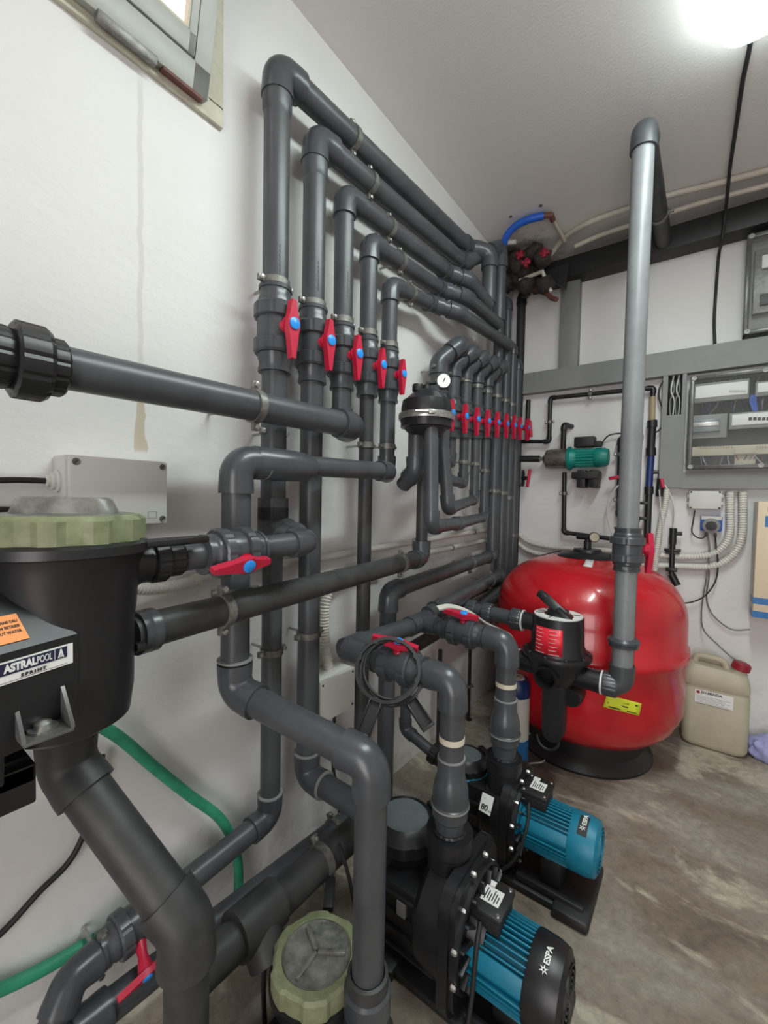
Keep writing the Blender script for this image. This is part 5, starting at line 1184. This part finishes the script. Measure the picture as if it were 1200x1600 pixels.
# electrical cabinets with clear covers
def cabinet(label, x0, x1, z0, z1, d=.10):
    root = thing('electrical_cabinet', label, 'cabinet', ((x0+x1)/2, BY, z0))
    b = MB(); y0 = BY-d
    b.b2((x0, y0+.02, z0), (x1, BY-.001, z0+.006)); b.b2((x0, y0+.02, z1-.006), (x1, BY-.001, z1)); b.b2((x0, y0+.02, z0), (x0+.006, BY-.001, z1)); b.b2((x1-.006, y0+.02, z0), (x1, BY-.001, z1)); b.b2((x0, BY-.008, z0), (x1, BY-.001, z1))
    b.build('cabinet_body', 'trunk', root)
    f = MB(); w_ = .016
    f.b2((x0-.004, y0, z0-.004), (x0+w_, y0+.022, z1+.004), .003); f.b2((x1-w_, y0, z0-.004), (x1+.004, y0+.022, z1+.004), .003); f.b2((x0, y0, z0-.004), (x1, y0+.022, z0+w_), .003); f.b2((x0, y0, z1-w_), (x1, y0+.022, z1+.004), .003)
    fr = f.build('cover_frame', 'dkfr', root)
    MB().b2((x0+.01, y0+.003, z0+.01), (x1-.01, y0+.007, z1-.01)).build('clear_cover', 'clear', root)
    for xx in (x0+.012, (x0+x1)/2, x1-.012):
        for zz in (z0+.008, z1-.008): MB().lathe((xx, y0, zz), (0, -1, 0), [(.011, -.004), (.011, .004), (.006, .004), (.005, .001), (0, .001)], 16).build('cover_screw', 'alu', root)
    return root, y0
cx0, cz0, cz1 = by(1074, 730, .10).x, zrow(by(1074, 730, .1).x, BY-.10, 732), zrow(by(1074, 730, .1).x+.25, BY-.10, 577)
cx1_ = cx0+.56
ec, y0 = cabinet('large electrical cabinet with dusty clear cover on the back wall', cx0, cx1_, cz0, cz1)
def P2(px, py): p = Y(px, py, BY-.07); return p
def panelrect(px0, py0, px1, py1, m, name, d=.03, y=BY-.045):
    a = Y(px0, py0, y-d); c = Y(px1, py1, y-d); return MB().b2((a.x, y-d, c.z), (c.x, y, a.z), .001).build(name, m, ec)
back = MB().b2((cx0+.008, BY-.012, cz0+.01), (cx1_-.008, BY-.009, cz1-.008)).build('back_plate', 'dkgap', ec)
ra = panelrect(1083, 601, 1170, 622, 'trunk', 'breaker_row'); panelrect(1087, 604, 1168, 615, 'white', 'breaker_window', .034)
panelrect(1181, 597, 1240, 614, 'trunk', 'breaker_row'); panelrect(1184, 599, 1236, 608, 'white', 'breaker_window', .034)
panelrect(1140, 646, 1240, 665, 'trunk', 'breaker_row'); panelrect(1144, 648, 1236, 659, 'white', 'breaker_window', .034)
for k in range(7): panelrect(1170+k*7, 652, 1175+k*7, 656, 'ink', 'breaker_switch', .040)
for k in range(9): panelrect(1140+k*3, 609, 1142+k*3, 612, 'box', 'breaker_switch', .040)
panelrect(1080, 650, 1135, 683, 'trunk', 'contactor_plate', .01); panelrect(1083, 656, 1125, 673, 'glid', 'contactor_block', .035)
panelrect(1083, 661, 1123, 664, 'steel', 'contactor_rail', .038)
panelrect(1078, 699, 1260, 707, 'can', 'terminal_strip', .03); 
for k in range(26): panelrect(1090+k*4.4, 697, 1092+k*4.4, 700, 'amber', 'terminal', .036) if k not in (13, 14, 15, 16) else None
panelrect(1148, 698, 1182, 708, 'can', 'terminal_cover', .04)
panelrect(1148, 710, 1180, 727, 'can', 'paper_note', .006)
random.seed(5)
for k in range(26):
    x0_ = cx0+.02+k*.02; c = ['rubber', 'trunk', 'dblue', 'tubing', 'brown'][k % 5]; zt_ = cz0+.11+.0*k
    MB().tube(smooth([V(x0_, BY-.05, zt_-.02), V(x0_+random.uniform(-.02, .02), BY-.055, zt_-.05), V(x0_+random.uniform(-.02, .02), BY-.04, cz0+.015)]), .0022, 6).build('cabinet_wire', c, ec)
for k in range(22):
    x0_ = cx0+.03+k*.023; c = ['rubber', 'ink', 'dblue', 'clampm'][k % 4]; z_ = cz1-.10
    MB().tube(smooth([V(x0_, BY-.04, z_), V(x0_+random.uniform(-.012, .012), BY-.050, z_-.035), V(x0_+random.uniform(-.02, .02), BY-.035, z_-.08)]), .003, 6).build('cabinet_wire', c, ec)
for k in range(20):
    x0_ = cx0+.03+k*.025; MB().tube([V(x0_, BY-.04, cz1-.06), V(x0_+.004, BY-.045, cz1-.035), V(x0_+random.uniform(-.02, .02), BY-.03, cz1-.015)], .0025, 6).build('cabinet_wire', ['rubber', 'trunk'][k % 2], ec)
for k in range(4): MB().tube(smooth([P2(1175+k*2, 617), P2(1172+k*3, 627), P2(1177+k*2, 642)]), .003, 6).build('cabinet_wire', 'hblue', ec)
ux0 = by(1166, 440, .09).x; uz0, uz1 = zrow(ux0, BY-.09, 522), zrow(ux0, BY-.09, 368)
uc, y0 = cabinet('small electrical cabinet high on the back wall at the right edge', ux0, ux0+.30, uz0, uz1, .09)
MB().b2((ux0+.03, BY-.05, uz0+.10), (ux0+.25, BY-.02, uz1-.06), .002).build('mounting_plate', 'clampm', uc)
MB().b2((ux0+.055, BY-.07, uz1-.16), (ux0+.2, BY-.05, uz1-.10), .002).build('breaker_row', 'white', uc)
MB().b2((ux0+.055, BY-.07, uz0+.13), (ux0+.2, BY-.05, uz0+.18), .002).build('relay', 'blackm', uc)
# white adhesive square left of the tall pipe etc: small junction box with cable ears
j2 = thing('junction_box', 'small grey junction box on the back wall above the blue dosing pump', 'junction box', (1.0, BY, 1.2))
a, c = Y(1077, 767, BY-.05), Y(1127, 796, BY-.05)
MB().b2((a.x, BY-.045, c.z), (c.x, BY, a.z), .003).build('box_body', 'box', j2); MB().b2((a.x, BY-.05, c.z), (c.x, BY-.042, a.z), .003).build('box_lid', 'box', j2)
b = MB()
for zz in ((a.z*.7+c.z*.3), (a.z*.3+c.z*.7)):
    for xx, sx in ((a.x, -1), (c.x, 1)): b.lathe((xx, BY-.024, zz), (sx, 0, 0), [(.013, 0), (.012, .004), (.008, .008), (0, .009)], 14)
b.build('cable_gland', 'box', j2)
for xx in (a.x+.008, c.x-.008):
    for zz in (a.z-.006, c.z+.006): MB().lathe((xx, BY-.05, zz), (0, -1, 0), [(.005, 0), (.004, .001), (0, .001)], 10).build('lid_screw', 'ink', j2)
# dosing pump
dp = thing('dosing_pump', 'small blue dosing pump with dark round head on the back wall', 'pump', (1.05, BY, 1.05))
a, c = Y(1095, 806, BY-.05), Y(1128, 831, BY-.05)
MB().b2((a.x, BY-.05, c.z), (c.x, BY, a.z), .006).build('pump_housing', 'hblue', dp); MB().b2((a.x+.002, BY-.054, a.z-.02), (c.x-.002, BY-.045, a.z), .003).build('top_label', 'box', dp)
pc = V((a.x+c.x)/2, BY-.05, (a.z+c.z)/2-.01)
MB().lathe(pc, (0, -1, 0), [(.038, 0), (.036, .018), (.026, .022), (0, .024)], 32).build('pump_head', 'trunk', dp); MB().lathe(pc+V(0, -.022, 0), (0, -1, 0), [(.024, 0), (.022, .008), (0, .010)], 8).build('rotor_knob', 'blackm', dp)
b = MB(); b.box(pc+V(-.018, -.01, -.045), (.012, .02, .02), .003); b.box(pc+V(.018, -.01, -.045), (.012, .02, .02), .003); b.build('hose_port', 'blackm', dp)
cable('dosing_tube', 'thin dark tube looping from the junction box down to the blue dosing pump', 'tube', [by(1086, 797), by(1083, 815), by(1081, 830), by(1088, 839), by(1097, 841), by(1103, 837)], .003, 'rubber')
cable('dosing_tube', 'dark tube hanging from the dosing pump and passing behind the red tank', 'tube', [by(1117, 833), by(1119, 855), by(1122, 885), by(1116, 912), by(1100, 932), by(1080, 941), by(1060, 943)], .0035, 'rubber')
cable('dosing_tube', 'thin tube from the dosing pump down into the jerrycan cap', 'tube', [by(1106, 834), by(1109, 860), by(1106, 890), by(1099, 930), by(1096, 960), Y(1100, 985, BY-.06), Y(1120, 1006, BY-.08), Y(1142, 1026, BY-.09), V(cpx+.008, ym, jh+.012)], .0032, 'clampm')
cable('dosing_tube', 'pale tube sweeping from below the dosing pump to the beige cabinet', 'tube', [by(1108, 860, .02), by(1108, 900, .02), by(1104, 930, .02), by(1110, 955, .02), by(1125, 972, .02), by(1145, 984, .02), by(1172, 984, .02)], .003, 'clampm')
# corrugated conduits on the right, bending along the wall behind the tank
def yb(pts, d=.03): return [Y(px, py, BY-d) for px, py in pts]
cable('corrugated_conduit', 'white corrugated conduit, inner one of the pair bending left below the cabinet', 'conduit', yb([(1141, 768), (1141, 800), (1141, 825), (1137, 843), (1126, 858), (1108, 867), (1080, 870), (1050, 870)]), .0185, 'wpvc', corr=.012)
cable('corrugated_conduit', 'white corrugated conduit, outer one of the pair bending left below the cabinet', 'conduit', yb([(1161, 768), (1161, 800), (1160, 830), (1155, 852), (1142, 870), (1122, 882), (1100, 886), (1080, 886)]), .0185, 'wpvc', corr=.012)
tag(MB().tube(yb([(1085, 870), (1010, 866), (940, 860)]), .017, 16).build('wall_conduit', 'wpvc'), 'upper smooth white conduit running behind the red tank on the back wall', 'conduit')
tag(MB().tube(yb([(1100, 886), (1010, 883), (940, 876)]), .017, 16).build('wall_conduit', 'wpvc'), 'lower smooth white conduit running behind the red tank on the back wall', 'conduit')
cable('corrugated_conduit', 'upper corrugated conduit bending into the back corner left of the red tank', 'conduit', yb([(945, 860), (890, 857), (850, 853), (825, 846), (808, 832)], .03), .016, 'wpvc', corr=.011)
cable('corrugated_conduit', 'lower corrugated conduit bending into the back corner left of the red tank', 'conduit', yb([(945, 877), (890, 871), (850, 867), (825, 860), (808, 848)], .03), .016, 'wpvc', corr=.011)
cable('corrugated_conduit', 'white corrugated conduit hanging vertically right of the tall pale pipe', 'conduit', yb([(1042, 764), (1040, 785), (1034, 810), (1029, 840), (1024, 880), (1022, 900)], .05), .0155, 'wpvc', corr=.011)
cable('conduit_cable', 'thin black cable arcing over the left shoulder of the red tank', 'cable', [Y(812, 893, 2.55), Y(822, 880, 2.5), Y(840, 870, 2.45), Y(870, 862, 2.4), Y(895, 860, 2.35)], .003, 'rubber')
# beige cabinet at the right edge
hb_ = thing('heater_cabinet', 'beige wall cabinet with blue stripes cut off by the right edge', 'cabinet', (1.5, BY, .7))
yH = BY-.17
hx0 = xcol(yH, 1.0, 1180); hz1, hz0 = zrow(hx0, yH, 783), zrow(hx0, yH, 966)
MB().b2((hx0-.0, yH+.02, hz0), (hx0+.55, BY, hz1), .006).build('cabinet_body', 'box', hb_); hf = MB().b2((hx0, yH, hz0), (hx0+.55, yH+.022, hz1), .006).build('cabinet_front', 'beige', hb_)
for p0, p1_ in ((927, 937), (948, 958)):
    a = zrow(hx0, yH, p0+6); c = zrow(hx0, yH, p1_+6)
    MB().b2((hx0-.001, yH-.001, c), (hx0+.551, yH+.1, a)).build('blue_stripe', 'cblue', hf)
pz = zrow(hx0+.05, yH, 795); MB().b2((hx0+.035, yH-.002, pz-.010), (hx0+.20, yH+.001, pz+.010)).build('name_badge', 'trunk', hf)
pz = zrow(hx0+.05, yH, 815); nb = MB().b2((hx0+.028, yH-.002, pz-.025), (hx0+.20, yH+.001, pz+.025)).build('blue_badge', 'cblue', hf)
MB().lathe((hx0+.065, yH-.002, pz+.006), (0, -1, 0), [(.010, 0), (.010, .001), (0, .001)], 16).build('badge_mark', 'white', nb); MB().b2((hx0+.05, yH-.003, pz-.015), (hx0+.10, yH-.002, pz-.008)).build('badge_mark', 'white', nb)
# lilac bag on the floor right edge
bg = V(hx0+.10, BY-.09, FZ); bm = bmesh.new(); bmesh.ops.create_icosphere(bm, subdivisions=4, radius=1)
from mathutils import noise as mn
vs = []
for v in bm.verts:
    q = 1+.22*mn.noise(v.co*2.3)+.08*mn.noise(v.co*7); vs.append(V(v.co.x*.085*q, v.co.y*.06*q, max(-.045, v.co.z*.07*q)+.045)+bg)
bm.verts.index_update(); b = MB().add(vs, [tuple(v.index for v in f.verts) for f in bm.faces]); bm.free()
tag(b.build('cloth_bundle', 'lilac', sharp=80), 'crumpled lilac cloth bundle on the floor at the right edge', 'cloth')
# damp black marks / small dosing fitting
df = thing('injection_fitting', 'black plastic injection fitting standing on the wall right of the tank shoulder', 'pipe fitting', (.9, BY-.05, .95))
pA, pB = by(1052, 825, .05), by(1049, 897, .05)
b = MB(); b.tube([pA, pA.lerp(pB, .5), pB], .013, 12); b.tube([pA, pA.lerp(pB, .35)], .017, 12); b.tube([pA.lerp(pB, .12), Y(1066, 834, BY-.05)], .010, 10); b.tube([pB, Y(1058, 915, BY-.06)], .018, 12); b.build('fitting_body', 'black', df)
b = MB(); q = pA.lerp(pB, .48); b.box(q, (.075, .02, .016), .003); b.box(q-V(0, 0, .014), (.06, .02, .01), .002); q = pA.lerp(pB, .9); b.box(q, (.05, .03, .02), .003); b.build('fitting_flange', 'black', df)
cable('dosing_tube', 'milky tube running from the red valve by the blue pipe down to the injection fitting', 'tube', [by(1034, 752, .07), by(1045, 768, .06), by(1053, 790, .05), by(1054, 810, .05), pA], .004, 'tubing')
cable('dosing_tube', 'milky tube looping left of the tall pale pipe down to the tank valve', 'tube', [by(982, 748, .07), by(965, 760, .07), by(952, 780, .07), by(949, 805, .07), by(955, 830, .07), by(962, 845, .07)], .004, 'tubing')
cable('dosing_tube', 'thin clear tube drooping beside the vertical corrugated conduit', 'tube', [by(1030, 765, .07), by(1033, 800, .07), by(1036, 825, .07), by(1033, 855, .07), by(1028, 868, .07)], .003, 'tubing')

# ================================================================== GREEN BOOSTER PUMP ON THE BACK WALL
yP = BY-.085
def bp(px, py): return Y(px, py, yP)
pL, pR = bp(853, 717), bp(951, 715); pz_ = (pL.z+pR.z)/2
gpz = thing('booster_pump', 'green motored booster pump with tarnished steel barrel on the back wall', 'pump', ((pL.x+pR.x)/2, BY, pz_-.1))
xm = bp(888, 717).x; O = V(pL.x, yP, pz_)
MB().lathe(O, (1, 0, 0), [(.028, -.01), (.04, 0), (.055, .006), (.058, .03), (.058, xm-pL.x)], 36).build('steel_barrel', 'bronze', gpz)
MB().lathe(V(xm, yP, pz_), (1, 0, 0), [(.068, 0), (.070, .003), (.070, .014), (.060, .018), (.055, .035), (.048, .05)], 36).build('bracket_ring', 'gmotor', gpz)
x1_, x2_ = bp(900, 717).x, bp(930, 717).x
MB().lathe(V(x1_-.012, yP, pz_), (1, 0, 0), [(.050, 0), (.050, x2_-x1_+.012)], 60, mod=lambda k, i: 1.06 if k % 3 == 0 else .93).build('motor', 'gmotor', gpz, 25)
MB().lathe(V(x2_, yP, pz_), (1, 0, 0), [(.053, 0), (.055, .004), (.054, pR.x-x2_-.02), (.044, pR.x-x2_), (0, pR.x-x2_)], 40).build('fan_cover', 'gmotor', gpz)
a, c = bp(899, 684), bp(930, 698); MB().b2((a.x, yP-.035, c.z), (c.x, yP+.035, a.z), .006).build('terminal_box', 'blackm', gpz); a, c = bp(925, 690), bp(940, 698); MB().b2((a.x, yP-.02, c.z), (c.x, yP+.02, a.z), .004).build('gland_box', 'blackm', gpz)
b = MB()
for p in (903, 922): a, c = bp(p, 735), bp(p+12, 762); b.b2((a.x, yP-.02, c.z), (c.x, BY, a.z), .003)
a, c = bp(895, 738), bp(936, 748); b.b2((a.x, yP-.03, c.z), (c.x, BY, a.z), .003); b.build('foot', 'blackm', gpz)
b = MB(); b.tube([bp(811, 717), bp(843, 717)], .020, 16); sp = b.build('suction_sleeve', 'rubber', gpz); MB().tube([bp(840, 717), bp(854, 717)], .012, 14).build('suction_nipple', 'steel', gpz)
run('black elbow pipe standing on the booster pump outlet', [V(bp(880, 700).x, yP, pz_+.045), V(bp(880, 700).x, yP, bp(880, 664).z), V(bp(888, 664).x, BY+.0, bp(880, 664).z)], .015, m='black', fm='black')
S_ = .0125
def bl(pts): return [Y(px, py, BY-.05) for px, py in pts]
run('slim black pipe loop running over the green pump under the wide trunking', bl([(806, 690), (858, 690), (860, 622), (1021, 606), (1020, 622)]), S_, m='black', fm='black', clamps=[(1, .45, (0, -1, 0), False), (2, .42, (0, -1, 0), False)])
run('slim black pipe dropping from the booster pump and turning right behind the tall pipe', bl([(882, 738), (881, 832), (980, 845)]), S_, m='black', fm='black', clamps=[(0, .35, (0, -1, 0), False)])
tg = thing('filter_tube', 'amber clear tube with black unions hanging at the right end of the slim pipe loop', 'pipe fitting', by(1018, 640, .05))
MB().tube(bl([(1020, 620), (1019, 660)]), .014, 16).build('clear_tube', 'amber', tg)
b = MB(); b.tube(bl([(1019, 657), (1019, 668)]), .024, 16); b.tube(bl([(1019, 667), (1017, 702)]), .019, 16); b.tube(bl([(1017, 700), (1017, 712)]), .024, 16); b.build('unions', 'black', tg)
bt = thing('blue_pipe', 'dark blue painted pipe between black unions right of the tall pale pipe', 'pipe', by(1015, 840, .05))
MB().tube(bl([(1017, 710), (1014, 762)]), .017, 16).build('painted_pipe', 'dblue', bt)
b = MB(); b.tube(bl([(1014, 760), (1014, 772)]), .022, 16); b.tube(bl([(1014, 770), (1011, 842)]), .017, 16); b.box(by(1006, 786, .06), (.04, .02, .016), .003); b.box(by(1004, 810, .06), (.04, .02, .016), .003); b.build('lower_unions', 'black', bt)
b = MB(); b.tube([by(1017, 738, .05), by(1031, 738, .05), by(1032, 750, .05)], .011, 12); b.tube([by(1032, 748, .05), by(1030, 776, .05)], .016, 12); b.build('side_branch', 'black', bt)
b = MB(); b.box(by(1035, 755, .08), (.016, .02, .05), .004, Matrix.Rotation(-.2, 3, 'Y')); tag(b.build('valve_lever', 'red'), 'small red lever on the side branch of the blue pipe', 'valve lever')
run('black pipe loop left of the tall pale pipe with two clamps', bl([(1005, 683), (970, 685), (968, 808), (1000, 812)]), .0165, m='black', fm='black', clamps=[(1, .2, (0, -1, 0), False), (1, .78, (0, -1, 0), False)])
b = MB(); b.box(Y(963, 746, BY-.08), (.075, .02, .018), .004, Matrix.Rotation(-.18, 3, 'Y')); tag(b.build('valve_lever', 'red'), 'small red lever across the black pipe loop left of the tall pipe', 'valve lever')
cable('power_cable', 'black cable arching from the green booster pump to behind the tall pipe', 'cable', [V(bp(940, 696).x, yP, bp(940, 696).z), by(945, 686), by(955, 679), by(975, 677), by(990, 680)], .004, 'rubber')
cable('power_cable', 'thin black cable looping down beside the open vertical trunking', 'cable', [by(1040, 592), by(1031, 605), by(1030, 622), by(1037, 645), by(1038, 660), by(1030, 672), by(1022, 677)], .004, 'rubber')
# small corner items near the far valves
run('slim black pipe with end cap behind the last red valves in the corner', [V(.13, BY-.04, zrow(.13, BY-.04, 690)), V(.13, BY-.04, zrow(.13, BY-.04, 625))], .014, m='black', fm='black')
c = Y(826, 747, BY-.12); lv = thing('ball_valve', 'black valve with lone red lever in the back corner left of the green pump', 'valve', c)
MB().box(c, (.016, .02, .11), .004, Matrix.Rotation(.12, 3, 'Y')).build('valve_handle', 'red', lv)
b = MB(); b.tube([c, V(c.x-.055, c.y+.02, c.z)], .012, 12); b.lathe((c.x-.06, c.y+.03, c.z), (0, 0, 1), [(.022, -.05), (.027, -.03), (.027, .03), (.022, .05)], 20); b.build('valve_body', 'black', lv)
c = Y(829, 670, 2.62); b = MB(); b.box(c, (.016, .02, .10), .004, Matrix.Rotation(-.1, 3, 'Y')); tag(b.build('valve_lever', 'red'), 'small red lever just behind the last valve of the far row', 'valve lever')
# ceiling screw holes
for k, (px, py) in enumerate(((798, 338), (845, 321))):
    p = Z(px, py, CZ-.001); tag(MB().lathe(p, (0, 0, -1), [(.008, 0), (.009, .003), (.004, .004), (0, .004)], 10).build('wall_plug', 'clampm'), ['wall plug in the ceiling above the left end of the blue hose', 'wall plug in the ceiling above the right end of the blue hose'][k], 'plug')
